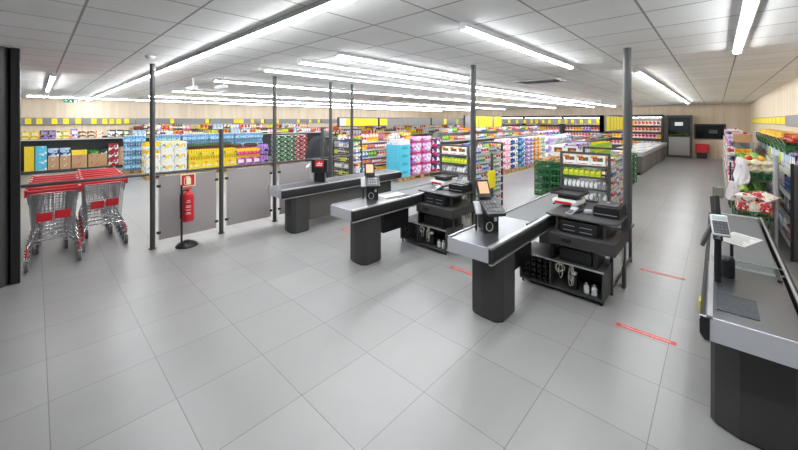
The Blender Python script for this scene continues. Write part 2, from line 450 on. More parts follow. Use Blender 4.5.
for row,(x0,y0,nm) in enumerate(((-6.36,.165,'left'),(-6.72,.715,'right'))):
    for i in range(7):
        lab='wire shopping trolley with red handle, %s of the nested %s-hand row'%(ords[i],nm)
        loc=(x0-i*.27,y0+.01*i,0)
        if ft:
            TR.location=loc; TR['label']=lab; TR['group']='nested shopping trolleys'; ft=False
        else:
            KIDS.pop(TR.name,None)
            if i: KIDS[TR.name]=[(c,kids(c)) for c in kids(TR) if not c.name.startswith(('red_card','rear_flap'))]
            dup(TR,loc,0,lab,'nested shopping trolleys')

# ------------------------------------------------------------ checkouts
CT=.77
def checkout(x0,y0,y1,label,bump='right'):
    """counter occupying x0..x0+.47, y0..y1"""
    w=.50 if bump=='right' else .47
    t=thing('checkout_counter',label,'checkout counter',(x0,y0,0))
    L=y1-y0
    g=G().box(.03,.012,CT-.135,w-.05,L-.03,CT-.02); g.obj('frame',m_dark,t)
    g=G().box(.0,0,CT-.14,w-.035,.012,CT-.004); g.obj('front_panel',m_facegrey,t,.002)
    yb=1.02
    G().box(.025,.012,CT-.02,w-.055,yb,CT-.004).obj('steel_plate',m_steel,t,.001)
    G().box(.03,yb+.025,CT-.02,w-.06,L-.06,CT-.006).obj('conveyor_belt',m_belt,t)
    G().box(.025,yb,CT-.02,w-.055,yb+.022,CT-.002).obj('belt_divider_strip',m_alu,t)
    # edge trims
    left_black = bump=='left'
    def bumper(xa,sg):
        # profile outward from xa in sg direction
        g=G(); pr=[(0,CT-.14),(.022,CT-.14),(.045,CT-.105),(.045,CT-.03),(.040,CT-.008),(.029,CT-.008),(.029,CT-.012),(0,CT-.012)]
        g.extr([(xa+sg*a,b) for a,b in pr] if sg<0 else [(xa+sg*a,b) for a,b in pr][::-1],-.006,L); g.obj('bumper',m_rubber,t)
        g=G(); g.extr([(xa+sg*a,b) for a,b in ([(-.018,CT-.012),(.028,CT-.012),(.024,CT+.006),(-.018,CT+.006)] if sg>0 else [(-.012,CT+.006),(.012,CT+.006),(.016,CT-.012),(-.012,CT-.012)])],0,L); g.obj('top_rail',m_alu,t)
        g=G(); g.box(xa+sg*.0,0,CT-.155,xa+sg*.034,L,CT-.141); g.obj('lower_rail',m_alu,t)
    def thin(xa,sg):
        G().box(xa,0,CT-.13,xa+sg*.012,L,CT+.006).obj('side_trim',m_rubber,t)
        G().box(xa-sg*.016,.01,CT-.01,xa-sg*.002,L,CT+.008).obj('side_rail',m_alu,t)
    if bump=='right': bumper(w-.045,1); thin(.014,-1)
    else: bumper(.045,-1); thin(w-.014,1); 
    G().box(.0,L-.03,CT-.14,w,L,CT-.001).obj('end_roller_cover',m_alu,t,.004)
    # belt stop bar
    G().box(w-.085,.9,CT-.003,w-.06,1.2,CT+.012).obj('light_sensor_bar',m_black,t,.002)
    # pedestal
    px0=.14 if bump=='right' else .05; px1=px0+.385
    if bump=='right': px1=.53
    px0,px1=.13,.52
    if bump!='right': px0,px1=.045,.50
    c=.11; a=.20; b=.50 if bump=='right' else .62
    poly=[(px0,a+.06),(px0+.03,a+.02),(px0+c+.03,a),(px1-c,a),(px1-.02,a+.06),(px1,a+.14),(px1,b),(px0,b)] if bump=='right' else [(px0,a+.08),(px0+.02,a+.05),(px0+.13,a),(px1-c,a),(px1,a+.1),(px1,b),(px0,b)]
    if bump=='right': poly=[(min(x,.47),y) for x,y in poly]
    G().prism(poly,.015,CT-.156).obj('pedestal',m_dark2,t)
    cx=sum(p[0] for p in poly)/len(poly); cy=sum(p[1] for p in poly)/len(poly)
    G().prism([(cx+(x-cx)*.94,cy+(y-cy)*.94) for x,y in poly],0,.015).obj('plinth',m_black,t)
    G().box(.10,L-.75,0,.40,L-.25,CT-.156).obj('rear_pedestal',m_dark2,t,.01)
    G().box(.12,.66,.30,.36,1.2,CT-.16).obj('motor_housing',m_black,t,.01)
    return t
LANES=[(-1.92,'nearest of the three left checkouts'),(-3.80,'middle of the three left checkouts'),(-5.62,'furthest of the three left checkouts')]
checkout(-1.935,2.75,5.6,'grey checkout counter with steel plate and black bumper, nearest of the left three')
checkout(-3.82,2.72,5.6,'grey checkout counter with black bumper, the middle one of the left three')
far_counter=checkout(-5.64,2.74,5.6,'long grey checkout counter standing in front of the grey barrier panel, the furthest one')
checkout(-0.075,2.66,5.78,'checkout counter with dark belt at the right edge of the view',bump='left')
# red clip on the furthest belt and papers
G().box(.14,.55,.16,.40,2.05,CT-.156).obj('skirt_panel',mat('skirt_grey',(78,76,74),.5),far_counter,.004)
t=thing('loose_tray','pale metal tray lying on the belt of the middle left checkout','tray',(-3.62,3.72,CT-.0055),R(-8))
G().box(-.13,-.2,0,.13,.2,.006).obj('tray_sheet',m_alu,t)
G().box(-.13,-.2,.006,-.12,.2,.016).box(.12,-.2,.006,.13,.2,.016).obj('tray_edge',m_alu,t)
# --- glass divider on right counter
t=thing('glass_divider','low clear glass strip with metal edge standing across the right-hand checkout','glass divider',(0,3.705,CT-.004))
G().box(-.035,0,.004,.36,.008,.05).obj('pane',m_glass,t)
G().box(-.035,-.004,.0,.36,.012,.006).box(-.035,0,.05,.36,.008,.055).obj('edge_strip',m_alu,t)

def desk(dx,label,withbottle):
    t=thing('cashier_desk',label,'cashier desk',(dx,3.95,0))
    # local x: 0 = desk left edge (-1.72 world for lane 3)
    # low cabinet
    g=G(); W_=.88; Dp=.44
    g.box(0,0,.04,W_,Dp,.06); g.box(0,0,.06,.018,Dp,.34); g.box(W_-.018,0,.06,W_,Dp,.34); g.box(.34,.002,.06,.358,Dp,.34)
    g.box(.018,Dp-.015,.06,W_-.018,Dp,.34); g.box(0,0,.34,W_,Dp,.352); g.obj('low_cabinet',m_dark,t)
    g=G().box(0,-.006,.338,W_,0,.354); g.obj('cabinet_edge',m_alu,t)
    g=G()
    for i in range(5): g.cyl((.02,.02,.10+i*.05),(.338,.02,.10+i*.05),.004,n=5)
    for i in range(5): g.cyl((.05+i*.062,.02,.06),(.05+i*.062,.02,.34),.004,n=5)
    for i in range(4):
        for j in range(4): g.cyl((.075+i*.07,.03,.10+j*.062),(.075+i*.07,.40,.10+j*.062),.022,n=8)
    g.obj('mesh_rack',m_black,t)
    for x in (.03,W_-.03):
        for y in (.03,Dp-.03): G().cyl((x,y,0),(x,y,.04),.014,n=8).obj('foot',m_black,t)
    x0,x1=.33,.98; y1=.70
    G().box(x0,.0,.53,x1,y1,.655).obj('drawer_unit',m_dark2,t,.004)
    G().box(x0+.14,-.004,.575,x0+.24,.004,.615).obj('drawer_handle',m_black,t,.003)
    for x,y in ((x0+.02,.02),(x1-.2,.02)): G().box(x,y,.352,x+.03,.40,.53).obj('support',m_black,t)
    G().box(x0+.10,.06,.353,x0+.42,.34,.50).obj('computer_box',m_black,t,.006)
    for x in (x0+.02,x1-.05): G().box(x,.60,.0,x+.03,.68,.53).obj('rear_support',m_dark,t)
    G().box(x0+.09,.09,.656,x0+.47,.50,.79).obj('cash_drawer',m_black,t,.006)
    g=G()
    for z in (.69,.74): g.box(x0+.13,.086,z,x0+.25,.092,z+.005); g.box(x0+.30,.086,z,x0+.42,.092,z+.005)
    g.obj('drawer_slot',m_silver,t)
    for x,y in ((x0+.03,.16),(x1-.14,.16),(x0+.03,.62),(x1-.06,.62)): G().box(x,y,.655,x+.025,y+.03,.82).obj('shelf_post',m_dark,t)
    G().prism([(.26,.13),(.30,.09),(.90,.07),(.97,.10),(.985,.16),(.985,.60),(.905,.70),(.87,.95),(.30,.95)],.82,.84).obj('top_shelf',m_dark,t,.003)
    return t
for dx,n in ((-1.72,'nearest'),(-3.665,'middle')):
    desk(dx,'dark layered cashier desk with drawer and open low cabinet beside the %s left checkout'%n,True)
    # cables
    bx=dx+.42
    t=thing('cable_bundle','loops of ivory cable hanging in the low cabinet of the %s left checkout'%n,'cable',(bx,3.945,0))
    g=G()
    for k,(cx,cz,rx,rz_) in enumerate(((.03,.29,.035,.05),(.05,.26,.02,.075),(.05,.30,.045,.035))):
        pts=[(cx+rx*math.cos(a*2*PI/14),-.012-.006*k,cz+rz_*math.sin(a*2*PI/14)) for a in range(15)]
        g.tube(pts,.0026)
    for k,(cx,cz,rx,rz_) in enumerate(((.155,.26,.022,.08),(.17,.24,.014,.10),(.15,.22,.02,.09))):
        pts=[(cx+rx*math.cos(a*2*PI/14),-.012-.006*k,cz+rz_*math.sin(a*2*PI/14)) for a in range(15)]
        g.tube(pts,.0026)
    g.obj('cable_loop',m_ivory,t)
    for q in range(2):
        t=thing('spray_bottle','small white bottle in the low cabinet of the %s left checkout, %s one of two'%(n,('left','right')[q]),'bottle',(dx+.70+q*.075,4.03,.06))
        G().lathe(0,0,[(.024,0),(.027,.01),(.027,.07),(.018,.085),(.012,.09)],12).obj('body',m_white,t)
        G().lathe(0,0,[(.014,.09),(.014,.11)],10).obj('cap',m_silver,t)
    t=thing('power_adapter','black power adapter with pale plug in the low cabinet of the %s left checkout'%n,'adapter',(dx+.57,4.0,.06))
    G().box(-.04,0,0,.04,.1,.16).obj('adapter_body',m_black,t,.008); G().box(0,-.02,.17,.04,.02,.2).obj('plug',m_white,t,.004)
    # scale
    zt=.842
    t=thing('weighing_scale','white and black weighing scale with a dark tray on the %s cashier desk'%n,'scale',(dx+.35,4.63,zt),R(-4))
    G().box(-.15,-.17,.02,.15,.14,.085).obj('scale_body',m_white,t,.02)
    G().box(-.11,-.178,.032,.09,-.17,.062).obj('scale_display',m_red,t,.002)
    g=G(); g.box(-.10,-.10,.085,.10,.10,.135); g.obj('platter_support',m_black,t)
    g=G(); g.box(-.18,-.15,.135,.18,.17,.143); g.box(-.18,-.15,.143,-.17,.17,.185); g.box(.17,-.15,.143,.18,.17,.17); g.box(-.17,.16,.143,.17,.17,.185); g.box(-.17,-.15,.143,.17,-.14,.16)
    g.obj('weighing_tray',m_dark2,t,.004)
    g=G()
    for x in (-.14,.14):
        for y in (-.12,.12): g.cyl((x,y,0),(x,y,.02),.012,n=8)
    g.obj('scale_foot',m_black,t)
    # handheld scanner and holder
    t=thing('barcode_scanner','black and pale handheld barcode scanner lying on the %s cashier desk'%n,'scanner',(dx+.60,4.30,zt),R(20))
    g=G(); g.M=Matrix.Rotation(R(-24),4,'Y'); g.box(-.10,-.022,.02,.03,.022,.045); g.obj('scanner_grip',m_black,t,.008)
    G().box(.0,-.035,.0,.09,.035,.045).obj('scanner_head',m_silver,t,.01)
    G().tube([(-.10,0,.01),(-.14,.03,.012),(-.12,.08,.01),(-.04,.10,.008),(.04,.08,.008)],.005).obj('scanner_cord',m_black,t)
    t=thing('card_reader','grey keypad card reader standing on the %s cashier desk'%n,'card reader',(dx+.50,4.22,zt),R(-15))
    g=G(); g.M=Matrix.Rotation(R(20),4,'X'); g.box(-.04,-.07,.012,.04,.09,.032); g.obj('reader_body',m_silver,t,.006)
    g=G(); g.M=Matrix.Rotation(R(20),4,'X')
    for i in range(3):
        for j in range(4): g.box(-.03+i*.022,-.06+j*.02,.032,-.014+i*.022,-.046+j*.02,.035)
    g.obj('keys',m_black,t)
    G().box(-.03,-.04,0,.03,.06,.012).obj('reader_base',m_black,t)
    # receipt printer / cash box
    t=thing('cash_box','black receipt printer box at the right side of the %s cashier desk'%n,'printer',(dx+.84,4.42,zt))
    G().box(-.13,-.17,0,.12,.2,.115).obj('printer_body',m_black,t,.008)
    G().box(-.11,-.12,.115,.09,.12,.127).obj('printer_lid',m_dark,t,.004)
    G().cyl((-.02,.02,.127),(-.02,.02,.138),.016).obj('key_knob',m_silver,t)
    g=G().box(-.12,-.173,.03,.10,-.169,.036); g.obj('slot_trim',m_silver,t)
    # tall pole with screen frame
    t=thing('pole_frame','tall dark pole with a low side frame beside the %s cashier desk'%n,'pole',(dx+.955,4.72,0) if n=='nearest' else (dx+.955,4.55,0))
    G().cyl((0,0,.50),(0,0,HC),.042,n=18).obj('tall_pole',m_dark,t)
    G().box(-.105,.74,0,-.07,.775,1.35).obj('rear_post',m_dark,t,.003)
    G().box(-.09,-.44,0,-.06,-.41,.53).obj('front_post',m_dark,t,.003)
    G().box(-.09,-.41,.05,-.07,.74,.08).obj('low_rail',m_dark,t)
    G().box(-.09,-.02,.50,-.042,.74,.53).obj('mid_rail',m_dark,t)
    # white cables behind
    t=thing('cable_tangle','tangle of white cables hanging at the right end of the %s cashier desk'%n,'cable',(dx+.93,4.15,0))
    g=G(); r2=random.Random(3)
    for k in range(5):
        pts=[(.0+.008*k,.1+.25*a/8+r2.uniform(-.02,.02),.62-.32*math.sin(PI*a/8)*(.5+.12*k)) for a in range(9)]; g.tube(pts,.003)
    g.obj('cable_loop',m_ivory,t)

# ---- customer terminals standing on counters
def terminal(x,y,label):
    t=thing('payment_terminal',label,'payment terminal',(x,y,CT-.004),R(52))
    G().box(-.085,-.075,0,.085,.075,.25).obj('terminal_column',m_black,t,.01)
    g=G(); g.M=Matrix.Translation((.0,-.05,.28))@Matrix.Rotation(R(26),4,'X')
    g.box(-.10,-.17,-.018,.10,.09,.018); g.obj('console',m_black,t,.006)
    g=G(); g.M=Matrix.Translation((.0,-.05,.28))@Matrix.Rotation(R(26),4,'X')
    for i in range(4):
        for j in range(3): g.box(-.066+i*.034,-.13+j*.058,.018,-.040+i*.034,-.09+j*.058,.021); g.obj('keypad',mat('key_grey',(128,132,138),.4,grain=0),t)
    g=G(); g.M=Matrix.Translation((-.13,-.03,.24))@Matrix.Rotation(R(55),4,'X'); g.box(-.035,-.07,0,.035,.07,.025); g.obj('card_reader',m_silver,t,.006)
    G().cyl((-.13,.0,.0),(-.13,-.0,.23),.010).obj('reader_stem',m_black,t)
    g=G(); Mx=Matrix.Translation((-.035,.04,.425))@Matrix.Rotation(R(-32),4,'X'); g.M=Mx
    g.box(-.075,-.0,-.10,.075,.02,.10); g.obj('display_housing',m_black,t,.006)
    g=G(); g.M=Mx; g.box(-.05,-.004,-.055,.055,.0,.075); g.obj('display_screen',m_screen,t)
    g=G(); pts=[(-.02+.035*math.cos(a*2*PI/16),-.080,.06+.045*math.sin(a*2*PI/16)) for a in range(17)]; g.tube(pts,.004); g.obj('cable_loop',m_ivory,t)
    G().box(.03,-.079,.11,.06,-.075,.15).obj('sticker',m_white,t)
terminal(-1.74,3.22,'black payment terminal with tan screen on the nearest left checkout')
terminal(-3.68,3.36,'black payment terminal with tan screen on the middle left checkout')
# lane 1 : terminal seen from behind with red poster
t=thing('payment_terminal','black payment terminal on two metal legs with red printed card on the furthest checkout','payment terminal',(-5.42,3.63,CT-.004),R(38))
for s in (-.11,.11): G().box(s-.008,-.008,0,s+.008,.008,.17).obj('leg',m_chrome,t)
G().box(-.095,-.03,0,.095,.05,.17).obj('lower_body',m_black,t,.006)
G().box(-.15,-.05,.17,.15,.07,.42).obj('terminal_head',m_black,t,.015)
G().box(-.075,-.056,.28,.085,-.05,.40).obj('red_card',m_red,t)
g=G()
for i in range(5): g.box(-.04+i*.022,-.059,.33,-.024+i*.022,-.056,.33+.02+.012*(i%3))
g.box(-.045,-.059,.305,.06,-.056,.318); g.obj('card_print',m_white,t)
g=G(); g.M=Matrix.Translation((-.20,-.02,.28))@Matrix.Rotation(R(-35),4,'Y')@Matrix.Rotation(R(25),4,'X'); g.box(-.045,-.07,0,.045,.07,.03); g.obj('card_reader',m_silver,t,.006)
G().tube([(-.20,0,.27),(-.22,.0,.18),(-.15,.0,.06)],.008).obj('reader_arm',m_silver,t)

# right counter devices
t=thing('payment_terminal','payment terminal on a pole with keypad and grey tray on the right-hand checkout','payment terminal',(.005,3.30,CT-.003))
G().cyl((0,0,0),(0,0,.30),.02).obj('pole',m_black,t); G().cyl((0,0,.30),(0,0,.36),.013).obj('pole_neck',m_chrome,t)
g=G(); K=Matrix.Translation((.01,-.02,.40))@Matrix.Rotation(R(10),4,'Z')@Matrix.Rotation(R(48),4,'X'); g.M=K
g.box(-.047,-.08,-.012,.047,.08,.012); g.obj('keypad_body',m_silver,t,.006)
g=G(); g.M=K; g.box(-.036,.035,.012,.036,.068,.015); g.obj('keypad_display',mat('lcd_grey',(150,160,158),.2,grain=0),t)
g=G(); g.M=K; g.box(-.04,-.07,.012,.04,.028,.0135); g.obj('key_field',m_black,t)
g=G(); g.M=K
for i in range(4):
    for j in range(4): g.box(-.036+i*.019,-.065+j*.023,.0135,-.022+i*.019,-.049+j*.023,.017)
g.obj('keys',mat('grey_keys',(62,64,68),.5,grain=0),t)
g=G(); g.M=Matrix.Translation((-.01,.12,.42))@Matrix.Rotation(R(15),4,'Z')@Matrix.Rotation(R(-14),4,'X'); g.box(-.012,-.07,-.16,.012,.06,.16); g.obj('screen_housing',m_black,t,.006)
G().box(-.02,.2,.3,.0,.24,.58).obj('rear_arm',m_black,t); g=G(); g.box(-.03,.17,.56,.03,.22,.64); g.obj('camera_box',mat('olive_grey_plastic',(112,110,100),.5),t,.004)
g=G(); g.M=Matrix.Translation((-.05,.05,.33))@Matrix.Rotation(R(20),4,'Y'); g.box(-.012,-.08,-.1,.012,.06,.06); g.obj('side_screen',m_dark,t,.005)
t=thing('document_tray','pale grey printed tray tilted above the right-hand belt','tray',(.12,3.52,CT-.003))
g=G(); g.M=Matrix.Translation((.0,-.03,.27))@Matrix.Rotation(R(-38),4,'Z')@Matrix.Rotation(R(14),4,'X')@Matrix.Scale(.72,4)
g.box(-.13,-.13,0,.13,.11,.012); g.obj('tray_plate',mat('pale_tray',(196,196,190),.5),t,.01)
g=G(); g.M=Matrix.Translation((.0,-.03,.27))@Matrix.Rotation(R(-38),4,'Z')@Matrix.Rotation(R(14),4,'X')@Matrix.Scale(.72,4)
for i in range(7): g.box(-.10,-.10+i*.027,.012,.10-.02*(i%3),-.092+i*.027,.0135)
g.obj('fine_print',mat('grey_ink',(150,150,146),.6,grain=0),t)
G().cyl((-.04,.0,0),(-.04,.0,.27),.010).obj('tray_support',m_black,t)
t=thing('countertop_bin','black round cup-shaped holder on the right-hand checkout below the keypad','bin',(.052,3.45,CT-.003))
G().lathe(0,0,[(.043,0),(.045,.02),(.045,.125),(.038,.14)],20).obj('holder_body',m_black,t); G().lathe(0,0,[(.038,.14),(.034,.147),(.0,.15)],20).obj('holder_lid',m_dark,t)
t=thing('price_mat','dark blue-grey printed mat lying on the steel plate of the right-hand checkout','mat',(.13,2.93,CT-.004))
G().box(-.13,-.13,0,.05,.16,.004).obj('mat_sheet',printed('mat_print',(30,34,40),[(38,44,52),(60,68,78)],110),t)
t=thing('floor_bracket','yellow tag fixed below the left rail of the right-hand checkout','tag',(-.085,3.35,.5))
G().box(-.012,-.05,0,0,.05,.09).obj('tag_sheet',m_yellow,t)

# ------------------------------------------------------------ red floor stickers
def add_text(txt,size,loc,rot,m,parent,ext=.0005,name='lettering',align='CENTER',sx=1):
    c=D.curves.new('lettering','FONT'); c.body=txt; c.size=size; c.align_x=align; c.align_y='CENTER'; c.extrude=ext
    o=D.objects.new('tmp',c); COL.objects.link(o)
    dg=bpy.context.evaluated_depsgraph_get(); me=D.meshes.new_from_object(o.evaluated_get(dg))
    D.objects.remove(o)
    me.materials.clear(); me.materials.append(m)
    n=D.objects.new(name,me); COL.objects.link(n); n.location=loc; n.rotation_euler=rot; n.scale=(sx,1,1); n.parent=parent; return n
m_sticker=mat('red_floor_vinyl',(208,66,60),0.45,grain=0.12,gscale=40)
m_stw=mat('white_vinyl_print',(232,222,220),0.45,grain=0)
for x,y,w,lab in ((-.47,3.72,.44,'red floor sticker with white lettering, in the walkway left of the right-hand checkout'),
                (-.50,5.31,.44,'worn red floor sticker further along the walkway beside the right-hand checkout'),
                (-2.32,3.70,.44,'red floor sticker beside the pedestal of the nearest left checkout'),
                (-4.60,3.69,.44,'red floor sticker between the furthest and middle checkouts')):
    t=thing('floor_sticker',lab,'floor sticker',(x,y,0.0))
    G().box(-w/2,-.028,.0005,w/2,.028,.0015).obj('sticker_sheet',m_sticker,t)
    add_text('MANTENHA A DISTÂNCIA DE SEGURANÇA',.030,(0,0,.0021),(0,0,0),m_stw,t,.0003,sx=.62)

# ------------------------------------------------------------ packaging prototypes
PAL=dict(red=(200,40,44),darkred=(150,28,44),orange=(238,140,40),yellow=(244,214,50),lime=(170,206,50),green=(50,140,70),darkgreen=(24,90,50),
 teal=(40,170,170),cyan=(90,196,226),blue=(40,90,180),navy=(34,40,92),purple=(122,72,160),violet=(176,140,214),pink=(238,110,170),palepink=(244,200,214),
 white=(240,240,238),cream=(240,226,196),brown=(110,66,44),kraft=(194,154,114),grey=(150,152,156),black=(32,32,34),magenta=(214,50,130),paleblue=(176,206,232),mint=(170,222,200))
def pm(base,*inks,scale=14):
    k='print_'+base+'_'+'_'.join(inks)+'_%d'%scale
    return printed(k,PAL[base],[PAL[i] for i in inks],scale)
def cm(c,rough=.45): return mat('plain_'+c,PAL[c],rough,grain=.03)
class Prod:
    def __init__(s,me,name,w,d,h,desc,cat): s.me=me;s.name=name;s.w=w;s.d=d;s.h=h;s.desc=desc;s.cat=cat
def p_box(w,d,h,mats,name,desc,cat,scale=None):
    """mats: body print, top/flap, label"""
    g=G(); c=min(w,d,h)*.03
    g.box(-w/2,-d/2,0,w/2,d/2,h-.002,0)
    g.box(-w/2,-d/2+.002,h-.002,w/2,d/2-.002,h,1)
    g.box(-w*.36,-d/2-.0015,h*.45,w*.36,-d/2,h*.82,2); g.box(-w*.42,-d/2-.0015,h*.10,w*.30,-d/2,h*.18,2)
    g.box(w/2,-d*.3,h*.3,w/2+.0015,d*.3,h*.8,2); g.box(-w/2-.0015,-d*.3,h*.3,-w/2,d*.3,h*.8,2)
    return Prod(g.mesh(name,mats),name,w+.006,d,h,desc,cat)
def p_bottle(r,h,mats,name,desc,cat='bottle'):
    g=G(); g.lathe(0,0,[(r*.9,0),(r,.01*h),(r,h*.25),(r*1.01,h*.26),(r*1.01,h*.55),(r,h*.56),(r*.95,h*.64),(r*.42,h*.84),(r*.38,h*.9),(r*.46,h*.9),(r*.46,h)],10,ms=[0,0,2,2,2,0,0,0,1,1,1,1])
    return Prod(g.mesh(name,mats),name,2*r+.006,2*r,h,desc,cat)
def p_pouch(w,d,h,mats,name,desc,cat='bag'):
    g=G(); nx=6; nz=6; vs=[]
    for sgn in (-1,1):
        for j in range(nz+1):
            for i in range(nx+1):
                u=i/nx; v=j/nz
                b=(math.sin(PI*u)**.6)*(math.sin(PI*min(1,v*.93+.07))**.5 if v<1 else 0)
                vs.append(((u-.5)*w*(1-.06*math.sin(PI*v)),sgn*d/2*b,v*h))
    fs=[]; o=(nx+1)*(nz+1)
    for j in range(nz):
        for i in range(nx):
            a=j*(nx+1)+i; fs.append((a,a+1,a+nx+2,a+nx+1)); fs.append((o+a,o+a+nx+1,o+a+nx+2,o+a+1))
    g.add(vs,fs,0,True); g.box(-w/2,-.003,h*.96,w/2,.003,h*1.02,1)
    return Prod(g.mesh(name,mats),name,w,d,h*1.02,desc,cat)
def p_can(r,h,mats,name,desc,cat='can'):
    g=G(); g.lathe(0,0,[(r*.9,0),(r,.006),(r,h*.12),(r,h*.88),(r*.92,h*.96),(r*.92,h)],12,ms=[1,1,0,1,1,1])
    return Prod(g.mesh(name,mats),name,2*r+.005,2*r,h,desc,cat)
def p_pack(w,d,h,nx,ny,mats,name,desc,cat='multipack'):
    """shrink-wrapped pack of bottles: bottle shoulders and caps above a printed wrap"""
    g=G(); r=w/nx/2*.98
    for i in range(nx):
        for j in range(ny):
            g.lathe(-w/2+(i+.5)*w/nx,-d/2+(j+.5)*d/ny,[(r*.85,0),(r,h*.03),(r,h*.12),(r*.9,h*.16),(r,h*.2),(r,h*.66),(r*.9,h*.74),(r*.42,h*.9),(r*.42,h*.92),(r*.42,h)],8,ms=[0]*8+[1,1])
    g.box(-w/2,-d/2-.001,h*.28,w/2,d/2+.001,h*.62,2)
    return Prod(g.mesh(name,mats),name,w+.006,d+.006,h,desc,cat)
def p_soft(w,d,h,mats,name,desc,cat='paper pack'):
    """plump plastic-wrapped block"""
    g=G(); n=6; 
    def sq(a,e): return math.copysign(abs(a)**e,a)
    vs=[];N=16;K=8
    for k in range(K+1):
        a=-PI/2+PI*k/K
        for i in range(N):
            t=2*PI*(i+.5)/N
            vs.append((w/2*sq(math.cos(a),.22)*sq(math.cos(t),.28),d/2*sq(math.cos(a),.22)*sq(math.sin(t),.28),h/2+h/2*sq(math.sin(a),.5)))
    g.add(vs,[(k*N+i,k*N+(i+1)%N,(k+1)*N+(i+1)%N,(k+1)*N+i) for k in range(K) for i in range(N)],0,True)
    g.add([(vs[K*N+i]) for i in range(N)],[tuple(range(N))],0)
    g.box(-w*.3,-d/2-.004,h*.3,w*.3,-d/2+.01,h*.72,1)
    return Prod(g.mesh(name,mats),name,w+.004,d+.004,h,desc,cat)
def p_jar(r,h,mats,name,desc,cat='jar'):
    g=G(); g.lathe(0,0,[(r*.9,0),(r,h*.04),(r,h*.3),(r,h*.66),(r*.82,h*.8),(r*.85,h*.81),(r*.85,h)],12,ms=[0,0,2,0,0,1,1])
    return Prod(g.mesh(name,mats),name,2*r+.005,2*r,h,desc,cat)

CNT={}
def place(p,x,y,z,rz,where,group=None,jit=.0,label=None):
    lab=label or (p.desc+' '+where)
    return put(p.me,p.name,(x,y,z),rz+(rnd.uniform(-jit,jit) if jit else 0),lab,p.cat,group or (p.desc+' '+where))
def row(p_list,x,y,z,axis,length,rz,where,depth=1,layers=1,runs=None,clear=9,jit=.03):
    """runs of identical products along a shelf. (x,y) start corner on the front edge; goods extend backwards"""
    pos=0; back={0:(0,1),1:(-1,0),-1:(1,0),2:(0,-1)}[rz]; ang={0:0,1:PI/2,-1:-PI/2,2:PI}[rz]
    k=rnd.randrange(len(p_list))
    while pos<length-.05:
        p=p_list[k%len(p_list)]; k+=1 if rnd.random()<.8 else 2
        n=rnd.choice(runs or (2,3,4,5))
        for i in range(n):
            if pos+p.w>length: break
            for q in range(depth):
                ex=back[0]*(p.d*(q+.55)); ey=back[1]*(p.d*(q+.55))
                px=x+ex+(pos+p.w/2 if axis=='x' else 0); py=y+ey+(pos+p.w/2 if axis=='y' else 0)
                for l in range(layers):
                    if (l+1)*p.h>clear: break
                    place(p,px,py,z+l*(p.h+.001)+.001,ang,where,jit=jit if layers==1 else 0)
            pos+=p.w
        if pos+min(q.w for q in p_list)>length: break
def shelf_unit(name,label,cat,x,y,L,depth,heights,top,face,metal,back=True,group=None,plinth=.1,rail=True,ends=True):
    """face 'x+' : runs along y from y, front edge at x, body towards -x. face 'x-' mirrored, face 'y-' runs along x from x, front edge at y"""
    t=thing(name,label,cat,(x,y,0),0,group)
    def B(u0,v0,z0,u1,v1,z1,g):
        # u along, v depth from the front edge
        if face=='x+': g.box(-v0,u0,z0,-v1,u1,z1)
        elif face=='x-': g.box(v0,u0,z0,v1,u1,z1)
        else: g.box(u0,v0,z0,u1,v1,z1)
        return g
    if back: B(0,depth-.02,0,L,depth,top,G()).obj('back_panel',metal,t)
    if plinth: B(0,.02,0,L,depth-.02,plinth,G()).obj('plinth',m_shelfd,t)
    if ends:
        for u in (0,L-.02): B(u,.03 if not back else depth-.06,0,u+.02,depth-.02,top,G()).obj('upright',metal,t)
    for h in heights:
        B(.0,0,h-.025,L,depth-.02,h,G()).obj('shelf',metal,t)
        if rail:
            c=B(.0,-.006,h-.045,L,0,h-.005,G()).obj('price_rail',m_label,t)
    return t

# ---- prototypes
def V(fn,lst): return [fn(*a) for a in lst]
coffee=[p_box(.20,.16,.32,[pm('purple','black','violet'),cm('black'),cm('grey')],'coffee_box','dark purple carton','box'),
 p_box(.16,.14,.29,[pm('yellow','cream','brown'),cm('yellow'),cm('white')],'food_box','yellow carton with small print','box'),
 p_box(.22,.16,.30,[pm('yellow','lime','orange'),cm('yellow'),cm('cream')],'food_box','bright yellow carton','box'),
 p_box(.18,.16,.36,[pm('violet','purple','white'),cm('purple'),cm('white')],'food_box','tall purple carton','box')]
beige=[p_box(.24,.18,.14,[pm('cream','brown','kraft'),cm('cream'),cm('brown')],'biscuit_box','cream and brown biscuit carton','box'),
 p_box(.22,.18,.14,[pm('cream','orange','red'),cm('cream'),cm('white')],'biscuit_box','cream and orange biscuit carton','box')]
blackw=[p_box(.24,.18,.30,[pm('black','white','brown'),cm('black'),cm('white')],'coffee_box','black and white coffee carton','box'),
 p_box(.18,.16,.28,[pm('brown','lime','black'),cm('brown'),cm('white')],'coffee_box','brown coffee carton','box')]
